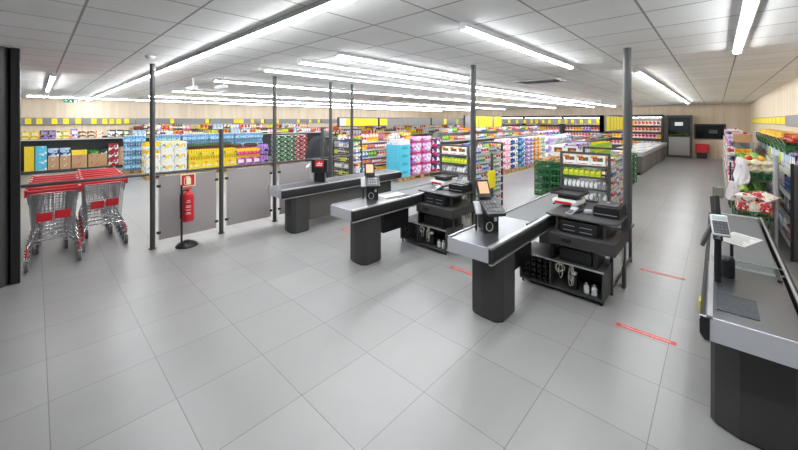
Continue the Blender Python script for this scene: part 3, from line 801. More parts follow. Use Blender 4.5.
mixed=[p_pouch(.15,.08,.24,[pm('red','orange','white'),cm('red')],'snack_bag','red and orange snack bag'),
 p_pouch(.16,.08,.24,[pm('white','red','blue'),cm('white')],'snack_bag','white and red snack bag'),
 p_box(.13,.10,.22,[pm('orange','yellow','red'),cm('orange'),cm('white')],'food_box','orange carton','box'),
 p_bottle(.045,.28,[cm('brown'),cm('black'),cm('cream')],'glass_bottle','brown bottle with cream label'),
 p_bottle(.045,.27,[cm('darkgreen'),cm('red'),cm('white')],'glass_bottle','dark green bottle with white label'),
 p_box(.16,.12,.2,[pm('pink','white','purple'),cm('pink'),cm('white')],'food_box','pink and white carton','box'),
 p_jar(.045,.16,[cm('brown'),cm('yellow'),cm('cream')],'jar','brown jar with yellow lid'),
 p_pouch(.15,.08,.22,[pm('lime','yellow','green'),cm('lime')],'snack_bag','lime green snack bag'),
 p_box(.15,.12,.24,[pm('yellow','red','orange'),cm('yellow'),cm('red')],'food_box','yellow and red carton','box'),
 p_can(.05,.2,[pm('black','red','white'),cm('grey')],'tin','black and red tin')]
mixed+=[p_box(.15,.12,.26,[pm('white','grey','paleblue'),cm('white'),cm('paleblue')],'flour_box','white and grey carton','box'),p_box(.17,.12,.24,[pm('black','brown','white'),cm('black'),cm('cream')],'dark_carton','black and brown carton','box'),
 p_bottle(.045,.29,[cm('cream'),cm('white'),cm('purple')],'plastic_bottle','cream bottle with purple label'),p_pouch(.15,.08,.25,[pm('cream','white','brown'),cm('cream')],'pasta_bag','cream and brown bag'),p_box(.14,.12,.28,[pm('violet','white','navy'),cm('violet'),cm('white')],'cereal_carton','violet and navy carton','box')]
snack=[p_pouch(.13,.07,.19,[pm('blue','white','cyan'),cm('blue')],'crisps_bag','blue crisps bag'),
 p_pouch(.13,.07,.19,[pm('green','lime','white'),cm('green')],'crisps_bag','green crisps bag'),
 p_box(.11,.08,.17,[pm('white','red','pink'),cm('white'),cm('red')],'tea_box','white and red carton','box'),
 p_box(.12,.08,.15,[pm('yellow','orange','white'),cm('yellow'),cm('orange')],'biscuit_box','small yellow carton','box'),
 p_pouch(.14,.08,.18,[pm('purple','orange','yellow'),cm('purple')],'biscuit_bag','purple and orange bag'),
 p_box(.10,.08,.16,[pm('red','white','darkred'),cm('red'),cm('white')],'chocolate_box','small red carton','box'),
 p_jar(.04,.14,[cm('red'),cm('white'),cm('cream')],'jar','red jar with white lid'),
 p_box(.13,.09,.16,[pm('paleblue','white','blue'),cm('paleblue'),cm('white')],'cereal_box','pale blue carton','box')]
cyanbox=p_box(.50,.58,.255,[cm('cyan'),cm('cyan'),pm('cyan','cyan','cyan','cyan','teal','cyan',scale=10)],'cyan_carton','bright cyan carton','box')
pinkpk=p_soft(.52,.40,.335,[pm('palepink','magenta','violet','white','pink',scale=9),pm('violet','magenta','paleblue','white',scale=12)],'nappy_pack','pink and violet plastic-wrapped pack','pack')
navypk=p_soft(.40,.40,.29,[pm('navy','white','navy','magenta',scale=14),pm('navy','violet','white',scale=14)],'wipes_pack','navy plastic-wrapped pack with white specks','pack')
whitetop=p_box(.24,.56,.17,[pm('white','paleblue','white',scale=12),cm('white'),cm('white')],'white_carton','white carton','box')

# ------------------------------------------------------------ left wall: long shelf, fascia, cards
WX=-17.75
t=shelf_unit('long_shelf','long dark wall shelf of cartons and bottles below the grey fascia','shelf',WX,-1.0,21.5,.52,[1.24],1.30,'x+',m_shelfd,rail=True,plinth=.11)
for i,(a,b) in enumerate(((-1.0,2.9),(2.95,5.8),(5.85,8.6),(8.65,12.3),(12.35,16.4),(16.45,20.5))):
    tag(G().box(XW+.001,a,1.76,XW+.10,b,2.02).obj('shelf_fascia',m_fascia),'grey fascia board on the left wall, %s section from the left'%ORD[i],'fascia','grey fascia boards on the left wall')
card_me={}
def card(face,x,y,z,w,h,label,grp,m=None):
    k=(face,w,h)
    if k not in card_me:
        g=G()
        if face=='x+': g.box(0,-w/2,0,.012,w/2,h)
        elif face=='x-': g.box(-.012,-w/2,0,0,w/2,h)
        else: g.box(-w/2,-.012,0,w/2,0,h)
        # faint small print
        n=3
        for j in range(n):
            zz=h*(.28+.2*j)
            if face=='x+': g.box(.012,-w*.32,zz,.0135,w*(.3-.1*(j%2)),zz+h*.06,1)
            elif face=='x-': g.box(-.0135,-w*.32,zz,-.012,w*.3,zz+h*.06,1)
            else: g.box(-w*.32,-.0135,zz,w*.3,-.012,zz+h*.06,1)
        card_me[k]=g.mesh('price_card',[m_yellow,mat('faint_print',(232,206,40),.6,grain=0)])
    return put(card_me[k],'price_card',(x,y,z),0,label,'price card',grp)
ys=[-.18,.10,.49,.80,1.14,1.60,1.93,2.15,2.37,2.63,4.27,5.74,7.10,7.36,7.95,8.50,9.37,10.69,11.5,12.11,13.0,14.2,15.6,17.0,18.3,19.4]
for i,y in enumerate(ys):
    n=['first','second','third','fourth','fifth','sixth','seventh','eighth','ninth','tenth','eleventh','twelfth','thirteenth','fourteenth','fifteenth','sixteenth','seventeenth','eighteenth','nineteenth','twentieth','twenty-first','twenty-second','twenty-third','twenty-fourth','twenty-fifth','twenty-sixth'][i]
    card('x+',XW+.10,y,1.785,.155 if y<7 or y>7.4 else .24,.21,'yellow price card on the left wall fascia, %s from the left'%n,'yellow price cards on the left wall fascia')
w='on the long left wall shelf'
row(coffee,WX,-.35,1.24,'y',1.45,1,w,runs=(1,2))
row(beige,WX,1.12,1.24,'y',.85,1,w,layers=2,runs=(2,))
row(blackw,WX,1.98,1.24,'y',.75,1,w,runs=(2,))
row(mixed,WX,2.75,1.24,'y',12.5,1,w,runs=(1,2,3))
t=shelf_unit('upper_shelf','thin upper shelf of bottles on the left wall behind the long shelf goods','shelf',WX-.28,2.8,12.4,.24,[1.50],1.51,'x+',m_shelfd,rail=False,plinth=0,back=False,ends=False)
row(mixed,WX-.29,2.85,1.50,'y',8.5,1,'on the thin upper shelf of the left wall',runs=(1,2,3))
row([mixed[-1],mixed[-2],mixed[-5],mixed[1]],WX-.2,2.75,1.24,'y',6.5,1,'at the back of the long left wall shelf',runs=(2,3)) if False else None
# cartons stacked on the floor plinth below the wall shelf
bigbox=lambda c,inks,w_,h_,d: p_box(w_,.38,h_,[cm(c) if c in ('kraft','yellow') else pm(c,*inks,scale=12),cm(c),pm(c,c,*inks,c,scale=20)],'stacked_carton',d,'box')
yb=bigbox('yellow',('orange','yellow'),.24,.29,'orange-yellow carton'); cb=bigbox('cyan',('white','cyan'),.285,.29,'cyan and white carton')
lb=bigbox('paleblue',('white','navy'),.285,.29,'pale blue carton with dark pictures'); kb=bigbox('kraft',('kraft','cream'),.285,.24,'brown cardboard carton')
kb2=bigbox('kraft',('kraft','red'),.43,.25,'wide brown cardboard carton'); kb3=bigbox('kraft',('kraft','red'),.56,.25,'extra wide brown cardboard carton')
yb2=bigbox('yellow',('lime','yellow'),.43,.17,'flat yellow carton'); gb=bigbox('green',('lime','black'),.27,.17,'flat green carton'); gb2=bigbox('black',('white','darkgreen'),.27,.17,'flat black and green carton')
rb=bigbox('darkred',('red','white'),.30,.29,'dark red carton')
lv=['bottom','second','top','fourth']
def stackcol(y,cols,where,x=WX-.02):
    z=.111
    for k,p in enumerate(cols):
        place(p,x-p.d/2,y,z,PI/2,where,label='%s, %s up, %s'%(p.desc,['lowest','second','third','fourth'][k],where)); z+=p.h+.001
stackcol(-.15,[yb,yb,yb],'under the left end of the wall shelf')
stackcol(.14,[cb,cb,cb],'right of the yellow stack by the wall')
stackcol(.45,[kb,kb,lb],'right of the cyan stack by the wall')
stackcol(.76,[kb,kb,lb],'left of the wide cardboard stacks')
stackcol(1.15,[kb2,kb2,yb2],'in the cardboard stacks below the shelf')
stackcol(1.68,[kb3,kb3],'left of the dark red stack'); 
place(gb,WX-.21,1.54,.111+2*.252,PI/2,'on the widest cardboard stack'); place(gb2,WX-.21,1.82,.111+2*.252,PI/2,'on the widest cardboard stack')
stackcol(2.15,[rb,rb,rb],'below the black and white coffee')
stackcol(2.47,[kb,kb,kb],'behind the blue water packs')

# ------------------------------------------------------------ pallets
def pallet_mesh(L,Wd,ax='y'):
    g=G()
    n=7
    for i in range(n):
        a=i*(L/n)
        if ax=='y': g.box(-Wd,a,.10,0,a+L/n*.78,.12)
        else: g.box(a,-0,.10,a+L/n*.78,Wd,.12)
    return g
def pallet(x,y,L,Wd,label):
    t=thing('wooden_pallet',label,'pallet',(x,y,0),0,'wooden pallets on the shop floor')
    g=G(); n=7
    for i in range(n): a=i*(L/n); g.box(-Wd,a,.10,0,a+L/n*.8,.12)
    g.obj('deck_boards',m_wood,t)
    for v in (0,Wd/2-.045,Wd-.09): 
        g=G().box(-v-.09,0,0,-v,L*.97,.02); 
        for u in (0,L/2-.07,L*.97-.14): g.box(-v-.09,u,.02,-v,u+.14,.10)
        g.obj('block_runner',m_wood,t)
    return t
m_water=mat('blue_water_bottle',(150,204,240),0.12,trans=.35,grain=.02)
m_wcap=mat('white_cap',(226,234,244),.4,grain=0); m_wlab=pm('paleblue','cyan','white','blue','cyan','paleblue',scale=24)
water=p_pack(.30,.20,.315,4,2,[m_water,m_wcap,m_wlab],'water_pack','blue shrink-wrapped water bottle pack','water pack')
for k,(y0,n) in enumerate(((2.16,2),(2.95,3),(3.95,3),(4.95,3),(5.95,4))):
    pallet(-15.3,y0,n*.31,.62,'wooden pallet under the blue water packs, %s from the left'%ORD[k])
    for i in range(n):
        for l in range(4):
            for q in range(2 if (l==3 or i==0) else 1):
                place(water,-15.42-q*.21,y0+.155+i*.308,.121+l*.316,PI/2,'in the long low wall of water by the wall','blue water packs stacked on pallets',label='blue water pack, %s layer, %s column of the %s water pallet from the left%s'%(ORD[l],ORD[i],ORD[k],', rear' if q else ''))
# white and yellow oil / milk cartons
wy=p_box(.375,.38,.36,[pm('white','cream','white','paleblue',scale=8),cm('yellow'),pm('white','grey','yellow',scale=16)],'bottle_carton','white carton with yellow bottom band','box')
g=G(); g.box(-.186,-.188,0,.186,.188,.05,1)
ye=mat('juice_yellow',(246,206,30),.3,grain=.05); 
oil=p_pack(.375,.38,.36,4,4,[ye,mat('cap_yellow',(236,190,20),.4,grain=0),pm('white','cream','paleblue',scale=10)],'oil_pack','pack of yellow oil bottles in white wrap','multipack')
pallet(-13.4,2.43,1.15,.8,'wooden pallet under the white and yellow cartons')
for i in range(3):
    for q in range(2):
        for l in range(3):
            p=oil if (i==0 and q==0 and l==2) or (q==1 and i==0) else wy
            place(p,-13.6-q*.385,2.63+i*.383,.121+l*.361,PI/2,'in the block beside the blue water','white and yellow packs beside the water',label='%s, %s layer of the block beside the water'%(p.desc,('bottom','middle','top')[l]))
jb=[ (246,206,30)]
juice=p_pack(.40,.38,.40,5,3,[ye,mat('cap_brown',(90,50,40),.4,grain=0),pm('yellow','brown','lime','yellow',scale=13)],'juice_pack','pack of yellow juice bottles with brown caps','multipack')
tray=p_box(.40,.38,.40,[pm('yellow','cream','yellow','lime',scale=5),cm('yellow'),pm('yellow','orange','white',scale=8)],'juice_tray','plain yellow juice carton','box')
juice2=p_pack(.30,.38,.38,4,3,[ye,mat('cap_magenta',(190,40,120),.4,grain=0),pm('pink','yellow','magenta',scale=12)],'juice_pack','pack of yellow juice bottles in pink wrap','multipack')
tray2=p_box(.30,.38,.36,[pm('magenta','violet','purple',scale=8),cm('magenta'),cm('white')],'juice_tray','magenta and purple juice carton','box')
vio=p_pack(.34,.38,.44,3,3,[cm('violet'),cm('black'),pm('violet','navy','black','violet',scale=9)],'softener_pack','violet bottle pack with dark caps','multipack')
darkt=p_pack(.40,.38,.14,6,4,[cm('darkgreen'),cm('black'),cm('brown')],'dark_bottle_tray','low tray of dark bottles','multipack')
pallet(-13.4,3.62,1.6,.8,'wooden pallet under the yellow juice packs'); pallet(-13.4,5.26,1.28,.8,'wooden pallet under the magenta and violet packs')
for i in range(4):
    for q in range(2):
        yy=3.84+i*.404; xx=-13.6-q*.385
        place(tray,xx,yy,.121,PI/2,'under the yellow juice packs'); place(juice,xx,yy,.522,PI/2,'standing on yellow cartons')
        if q==1: place(darkt,xx,yy,.924,PI/2,'on top of the yellow juice')
for i in range(3):
    for q in range(2):
        yy=5.42+i*.306; xx=-13.6-q*.385
        place(tray2,xx,yy,.121,PI/2,'under the pink-wrapped juice'); place(juice2,xx,yy,.482,PI/2,'on the magenta cartons')
        if q==1: place(darkt,xx,yy,.864,PI/2,'behind the pink-wrapped juice') if i!=1 else None
for l in range(2): place(vio,-13.6,6.36,.121+l*.441,PI/2,'at the right end of the juice row',label='violet bottle pack with dark caps, %s of two right of the magenta cartons'%('lower','upper')[l])
# milk walls
mk=lambda c,c2,d:p_box(.30,.36,.185,[pm(c,c,c2,'white',c2,scale=30),cm('white'),pm(c,'white',scale=20)],'milk_tray',d,'box')
mg=mk('darkgreen','green','dark green milk carton tray'); mr=mk('darkred','red','dark red milk carton tray')
pallet(-13.4,6.80,1.55,.8,'wooden pallet under the green and red milk trays')
slip=G().box(-.15,-.18,0,.15,.18,.012)
for i in range(5):
    p=mg if i<3 else mr
    for l in range(6): place(p,-13.6,6.96+i*.305,.121+l*.196,PI/2,'in the milk stack',label='%s, %s layer from the floor'%(p.desc,ORD[l]))
# ------------------------------------------------------------ covered rack behind the furthest checkout
t=thing('covered_rack','dark blue-black draped cover over a wheeled rack behind the grey barrier','covered rack',(-6.75,4.45,0))
g=G(); N=32; prof=[(1.02,.28),(1.0,.8),(.95,1.1),(.84,1.30),(.64,1.43),(.42,1.50),(.16,1.53)]; vs=[]; rc=random.Random(11)
for k,(s_,z) in enumerate(prof):
    for i in range(N):
        a=2*PI*i/N; f=1+(.10*math.sin(a*7+k*.5)+.05*math.sin(a*13+k))*(1.15-z*.5)
        vs.append((.20*s_*f*math.cos(a),.30*s_*f*math.sin(a),z+.035*math.sin(a*2+1.3)*(k>2)+rc.uniform(-.01,.01)*(k>1)))
g.add(vs,[(k*N+i,k*N+(i+1)%N,(k+1)*N+(i+1)%N,(k+1)*N+i) for k in range(len(prof)-1) for i in range(N)],0,True)
g.add(vs[-N:],[tuple(range(N))],0)
g.obj('draped_cover',mat('blue_black_cloth',(40,43,50),.75,grain=.2),t)
G().box(-.16,-.28,.06,.16,.28,.10).cyl((-.14,-.24,.1),(-.14,-.24,.5),.012).cyl((.14,.24,.1),(.14,.24,.5),.012).obj('rack_base',m_dark,t)
for x in (-.13,.13):
    for y in (-.24,.24): G().cyl((x,y-.012,.03),(x,y+.012,.03),.03,n=10).obj('castor_wheel',m_rubber,t)

# ------------------------------------------------------------ shelf blocks
def gondola(label,x,y,L,depth,hs,top,goods,where,face='x+',metal=None,cat='shelf unit',clear=.3,depthn=1,skip=0,runs=(2,3,4)):
    t=shelf_unit('shelf_unit',label,cat,x,y,L,depth,hs,top,face,metal or m_shelf)
    for i,h in enumerate(hs):
        if i<skip: continue
        if face=='y-': row(goods,x+.03,y,h,'x',L-.06,0,'%s, %s shelf up'%(where,ORD[i]),depth=depthn,runs=runs)
        elif face=='x+': row(goods,x,y+.03,h,'y',L-.06,1,'%s, %s shelf up'%(where,ORD[i]),depth=depthn,runs=runs)
        else: row(goods,x,y+.03,h,'y',L-.06,-1,'%s, %s shelf up'%(where,ORD[i]),depth=depthn,runs=runs)
    return t
gondola('grey shelf unit of snacks left of the cyan cartons',-8.6,6.45,3.6,.45,[.15,.42,.68,.94,1.20],1.26,snack,'in the snack unit')
row([mixed[5],mixed[7],mixed[2],snack[4],snack[3]],-8.62,6.5,1.262,'y',3.4,1,'on top of the snack unit',runs=(2,3))
gondola('long shelf unit of groceries behind the snack unit',-10.6,7.6,12.2,.5,[.95,1.3],1.5,mixed,'in the long grocery unit',runs=(2,3,4))
row(mixed,-10.62,7.7,1.51,'y',12,1,'on top of the long grocery unit',runs=(1,2,3))
gondola('shelf unit of household goods behind the pink and navy packs',-7.25,10.1,9.6,.5,[.15,.5,.85,1.18],1.45,snack+mixed[5:7],'in the household unit',runs=(2,3),skip=2)
row(snack,-7.27,10.2,1.46,'y',9.3,1,'on top of the household unit',runs=(2,3))
# suspended signs
def hang_sign(x,y0,y1,z0,z1,label,segs,thick=.05,endm=None):
    t=thing('hanging_sign',label,'hanging sign',(x,(y0+y1)/2,z0)); L=(y1-y0)/2; H_=z1-z0
    G().box(-thick/2,-L,0,thick/2,L,H_).obj('sign_board',m_fascia,t)
    g=G(); 
    for a in (-L,L-.03): g.box(-thick/2-.004,a,-.01,thick/2+.004,a+.03,H_+.01)
    g.box(-thick/2-.003,-L,-.012,thick/2+.003,L,.004); g.box(-thick/2-.003,-L,H_-.004,thick/2+.003,L,H_+.012); g.obj('sign_frame',m_dark,t)
    for a,b,mm in segs: G().box(thick/2,-L+a,.02,thick/2+.008,-L+b,H_-.02).obj('yellow_panel' if mm is m_yellow else 'white_panel',mm,t)
    for a in (-L+.1,L-.1): G().cyl((0,a,H_),(0,a,HC-z0),.004,n=5).obj('hanging_wire',m_silver,t)
    return t
hang_sign(-9.0,6.72,8.50,1.72,2.01,'yellow hanging sign with white left end above the snack shelves',[(.05,.3,m_white),(.3,1.75,m_yellow)])
hang_sign(-9.0,8.53,11.6,1.72,2.01,'grey hanging sign with one yellow end, right of the long yellow one',[(.04,.42,m_yellow)])
hang_sign(-9.0,11.65,15.0,1.72,2.01,'grey hanging sign with narrow yellow strips behind the lone pole',[(.9,1.1,m_yellow),(1.9,2.05,m_yellow),(2.7,3.1,m_yellow)])
hang_sign(-7.5,11.9,15.2,1.62,2.12,'grey and yellow hanging sign behind the middle pole',[(.75,1.05,m_yellow),(1.1,1.8,m_yellow),(1.85,2.3,m_yellow),(2.5,3.2,m_yellow)])
hang_sign(-3.0,13.8,17.5,1.52,2.09,'dark-framed hanging sign with upright yellow panels left of the nearest pole',[(.35,.85,m_yellow),(1.0,1.45,m_yellow),(1.55,2.0,m_yellow),(2.1,2.55,m_yellow),(2.65,3.05,m_yellow),(3.1,3.55,m_yellow)],thick=.14)

# ------------------------------------------------------------ cyan, pink and navy pallets
pallet(-7.2,7.72,.54,.8,'wooden pallet under the cyan cartons'); pallet(-7.2,8.32,1.1,.8,'wooden pallet under the pink packs'); pallet(-7.2,9.42,.62,.8,'wooden pallet under the navy packs')
magtray=p_box(.53,.41,.03,[cm('magenta'),cm('magenta'),cm('pink')],'magenta_tray','flat magenta tray','tray')
for l in range(4): place(cyanbox,-7.50,7.99,.121+l*.256,PI/2,'',label='bright cyan carton, %s layer of the cyan stack'%ORD[l],group='stacked cyan cartons')
for i in range(2): place(whitetop,-7.50,7.87+i*.247,.121+4*.256,PI/2,'',label='white carton on top of the cyan cartons, %s one'%('left','right')[i],group='white cartons on the cyan stack')
for i in range(2):
    for l in range(3):
        place(pinkpk,-7.41,8.60+i*.54,.121+l*.367,PI/2,'',label='pink and violet pack, %s layer, %s column'%(ORD[l],('left','right')[i]),group='stacked pink packs').scale=(1,1,.99)
        place(magtray,-7.41,8.60+i*.54,.121+l*.367+.334,PI/2,'',label='flat magenta tray over the %s layer of pink packs, %s column'%(ORD[l],('left','right')[i]),group='magenta trays between the pink packs')
    place(pinkpk,-7.41,8.60+i*.54,.121+3*.367,PI/2,'',label='pink and violet pack, top layer, %s column'%(('left','right')[i]),group='stacked pink packs').scale=(1,1,.45)
for i in range(1):
    for l in range(4): place(navypk,-7.41,9.74,.121+l*.291,PI/2,'',label='navy pack with white specks, %s layer from the pallet'%ORD[l],group='stacked navy packs')
tag(G().box(-7.24,8.02,1.317,-7.22,8.24,1.42).obj('price_board',mat('amber_card',(250,190,20),.5,grain=0)),'amber card standing on the white cartons above the cyan ones','price card')

# ------------------------------------------------------------ paper and detergent pallets down the middle aisle
def soft(c,inks,w_,h_,desc,sc=12): return p_soft(w_,.40,h_,[pm(c,*inks,scale=sc),pm(inks[0],c,*inks[1:],scale=sc+4)],'paper_pack',desc,'pack')
cols=[(11.30,.62,soft('palepink',('white','pink'),.6,.225,'pale pink paper pack'),5),
 (11.98,.62,soft('white',('navy','white','blue'),.6,.225,'white and navy paper pack'),5),
 (12.66,.62,soft('navy',('blue','white','cyan'),.6,.225,'blue paper pack'),5),
 (13.34,.75,soft('white',('purple','white','violet'),.36,.16,'white and purple pack'),7),
 (14.12,.75,soft('white',('yellow','cream','orange'),.36,.16,'white and yellow pack'),7),
 (14.9,.75,soft('white',('mint','green','white'),.36,.16,'white and green pack'),7),
 (15.7,.8,soft('violet',('violet','pink'),.39,.19,'plain violet pack'),6),
 (16.55,.85,soft('teal',('mint','teal','white'),.41,.19,'teal pack'),6),
 (17.45,.8,soft('white',('navy','white','paleblue'),.38,.225,'white pack with navy marks'),5),
 (18.3,.8,soft('paleblue',('white','violet'),.38,.225,'pale blue pack'),5)]
for ci,(y0,L,p,n) in enumerate(cols):
    pallet(-5.5,y0,L-.04,.8,'wooden pallet under the %ss of the middle aisle'%p.desc)
    k=1 if p.w>.5 else 2
    for i in range(k):
        for l in range(n): place(p,-5.71,y0+p.w/2+i*p.w,.121+l*(p.h+.001),PI/2,'in the middle aisle',label='%s in the middle aisle, %s layer%s'%(p.desc,ORD[l],'' if k==1 else (', left half',', right half')[i]),group=p.desc+'s in the middle aisle')
cyl=soft('violet',('purple','white'),.8,.14,'flat violet pack')
for i in range(3): place(cyl,-5.95,15.9+i*.85,1.30,PI/2,'on top of the far paper packs')

# ------------------------------------------------------------ green crates with produce
def crate_mesh(w_,d,h):
    g=G(); t_=.012
    g.box(-w_/2,-d/2,0,w_/2,d/2,.012)
    for z0,z1 in ((.012,.035),(h*.46,h*.54),(h-.03,h)):
        g.box(-w_/2,-d/2,z0,w_/2,-d/2+t_,z1); g.box(-w_/2,d/2-t_,z0,w_/2,d/2,z1)
        g.box(-w_/2,-d/2+t_,z0,-w_/2+t_,d/2-t_,z1); g.box(w_/2-t_,-d/2+t_,z0,w_/2,d/2-t_,z1)
    n=7
    for i in range(n+1):
        x=-w_/2+(w_-.02)*i/n
        for y in (-d/2+.001,d/2-t_+.001): g.box(x,y,.035,x+.02,y+t_-.002,h-.03)
    for i in range(5):
        y=-d/2+(d-.02)*i/4
        for x in (-w_/2+.001,w_/2-t_+.001): g.box(x,y,.035,x+t_-.002,y+.02,h-.03)
    g.box(-w_*.12,-d/2-.002,h*.40,w_*.12,-d/2,h*.72,1); g.box(w_/2,-d*.14,h*.4,w_/2+.002,d*.14,h*.7,1)
    return g.mesh('green_crate',[m_green,mat('crate_card',(214,222,204),.5)])
cme=crate_mesh(.58,.38,.175); CR=Prod(cme,'green_crate',.59,.39,.175,'green plastic produce crate','crate')
def veg(name,cols_,rx,ry,rz_):
    out=[]
    for c in cols_:
        g=G().ball(0,0,rz_,rx,ry,rz_,8,5); out.append(g.mesh(name,[mat('veg_%d_%d_%d'%c,c,.5,grain=.12)]))
    return out
potato=veg('potato',[(206,164,112),(222,182,130),(190,140,92)],.05,.038,.033)
orange=veg('orange',[(240,150,40),(236,132,36)],.038,.038,.038)
mango=veg('mango',[(240,196,50),(232,170,44),(210,190,60)],.055,.042,.042)
apple=veg('apple',[(190,60,50),(214,120,80),(170,54,60)],.038,.038,.036)
def heap(meshes,x,y,z,w_,d,n,label,cat,grp,layers=2,r=.04):
    k=0
    for l in range(layers):
        m_=int(n*(1-.35*l)); a=max(1,int(math.sqrt(m_*w_/d))); b=max(1,int(math.ceil(m_/a)))
        for i in range(a):
            for j in range(b):
                s_=1-.16*l
                o=put(meshes[rnd.randrange(len(meshes))],meshes[0].name,(x+(i+.5-a/2)*w_*s_/a+rnd.uniform(-.01,.01),y+(j+.5-b/2)*d*s_/b+rnd.uniform(-.01,.01),z+l*r*1.35+rnd.uniform(0,.008)),rnd.uniform(0,PI),label,cat,grp); k+=1
def crate_stack(x,y,n,where,rz=PI/2,base=.0,top=None):
    for l in range(n):
        place(CR,x,y,base+l*.177,rz,where,label='green produce crate, %s from the floor, %s'%(ORD[l],where),group='green produce crates')
# potatoes: near block
K=0
for i in range(2):
    for j in range(2):
        x=-2.86-j*.40; y=9.1+i*.60
        crate_stack(x,y,5,'in the %s %s stack of the potato block'%(('near','far')[i],('right','left')[j]))
        heap(potato,x,y,.83,.34,.52,12,'potato lying in the top crates of the potato block','potato','potatoes in the top crates',layers=2)
for i in range(3):
    x=-2.02; y=10.7+i*.62
    crate_stack(x,y,5,'in the %s stack behind the tallest pole'%ORD[i])
    if i<3: heap(orange,x,y,.83,.34,.52,14,'orange in the crates behind the tallest pole','orange','oranges in the top crates',layers=2)
crate_stack(-2.02,12.6,5,'in the fourth stack behind the tallest pole')
# middle island: boxes and green bottles seen over the rack
pallet(-2.75,10.15,1.1,.75,'wooden pallet of white boxes behind the potato block'); 
wb=p_box(.38,.36,.27,[pm('white','white','violet','purple',scale=7),cm('white'),pm('brown','orange','white',scale=9)],'white_carton','white carton with a food picture','box')
pb=p_box(.42,.36,.06,[cm('purple'),cm('purple'),cm('white')],'purple_tray','flat purple tray','box')
for i in range(3):
    for q in range(2):
        for l in range(4): place(wb,-2.94-q*.365,10.36+i*.385,.121+l*.271,PI/2,'',label='white carton with food picture, %s layer, %s pallet row behind the potato block'%(ORD[l],('front','rear')[q]),group='white cartons behind the potatoes')
    place(pb,-2.94,10.38+i*.40,1.207,PI/2,'on top of the white cartons')
pallet(-2.65,11.5,2.2,.75,'wooden pallet of lime green bottle packs'); 
lm=p_pack(.30,.36,.36,4,3,[mat('lime_bottle',(150,200,50),.3,grain=.1),cm('yellow'),pm('lime','green','yellow',scale=12)],'bottle_pack','lime green bottle pack','multipack')
for i in range(7):
    for l in range(3): place(lm,-2.85,11.68+i*.31,.121+l*.361,PI/2,'',label='lime green bottle pack, %s layer behind the pole rack'%ORD[l],group='lime green bottle packs')
for i in range(4): place(mixed[4],-2.6+.02,13.72+i*.1,.0+.9,PI/2,'') if False else None
bigw=soft('white',('paleblue','violet','white'),.62,.30,'large white and pale blue pack',7)
for i in range(2):
    pallet(-4.3,13.0+i*.8,.66,.8,'wooden pallet under the %s stack of large pale packs'%('near','far')[i])
    for l in range(4): place(bigw,-4.52,13.33+i*.8,.121+l*.301,PI/2,'',label='large white and pale blue pack, %s layer, %s stack'%(ORD[l],('near','far')[i]),group='large pale packs')
gondola('shelf unit of cleaning goods behind the large pale packs',-3.9,15.2,5.0,.45,[.4,.75,1.1],1.25,snack,'in the cleaning goods unit',runs=(3,4),skip=2)

# ------------------------------------------------------------ impulse racks behind the checkouts
def rack(x,y,L,label,where,extra):
    w_=.70; H_=1.42
    t=thing('display_rack',label,'display rack',(x,y,0))
    for (a,b) in ((0,0),(w_-.035,0),(0,L-.035),(w_-.035,L-.035)): G().box(a,b,0,a+.035,b+.035,H_).obj('upright',m_dark,t,.002)
    for b in (0,L-.035): G().box(.035,b,H_-.035,w_-.035,b+.035,H_).obj('cross_bar',m_dark,t)
    hs=[.16,.34,.52,.69,.87,1.05,1.22]
    for h in hs:
        s_=G().box(.036,.0,h-.02,w_-.036,L,h).obj('shelf',m_shelf,t)
        G().box(w_-.002,.036,h-.03,w_+.004,L-.036,h+.008).obj('price_rail',m_label,s_)
        G().box(.036,-.006,h-.025,w_-.036,.0,h+.006).obj('front_rail',m_dark,s_)
    for i,h in enumerate(hs):
        row(extra[i],x+.045,y+.01,h,'x',w_-.09,0,'at the front %s, %s shelf'%(where,ORD[i]),runs=(2,3),layers=1)
        row(side,x+w_-.012,y+.22,h,'y',L-.28,1,'on the side %s, %s shelf'%(where,ORD[i]),runs=(2,3))
    return t
side=[p_box(.09,.08,.12,[pm('blue','white','cyan'),cm('blue'),cm('white')],'sweets_carton','small blue sweets carton','box'),p_box(.10,.08,.11,[pm('white','red','pink'),cm('white'),cm('red')],'sweets_carton','small white and red sweets carton','box'),p_box(.08,.08,.13,[pm('green','lime','white'),cm('green'),cm('white')],'sweets_carton','small green sweets carton','box')]
can_s=[p_can(.028,.125,[pm('white','grey','blue'),cm('grey')],'drink_can','silver and blue drinks can'),p_can(.028,.125,[pm('grey','white','red'),cm('grey')],'drink_can','silver and red drinks can')]
gum=[p_box(.07,.08,.11,[pm('lime','green','yellow'),cm('lime'),cm('yellow')],'sweets_box','lime green sweets pack','box'),p_box(.06,.08,.12,[pm('black','brown','darkred'),cm('black'),cm('cream')],'sweets_box','black and brown chocolate pack','box')]
wcart=[p_box(.19,.12,.15,[pm('white','white','orange','brown',scale=9),cm('white'),pm('brown','orange','green',scale=30)],'food_box','white carton with round food picture','box')]
rack(-4.22,5.75,1.45,'dark-framed display rack behind the middle checkout desk','of the middle desk rack',[can_s,can_s,can_s,can_s,can_s,gum,wcart])
rack(-1.84,5.75,1.3,'dark-framed display rack behind the nearest checkout desk','of the nearest desk rack',[can_s,can_s,can_s,can_s,can_s,gum,wcart])
rack(-7.40,5.35,.42,'dark-framed display rack behind the furthest checkout','of the furthest rack',[can_s,can_s,gum,can_s,gum,gum,can_s])
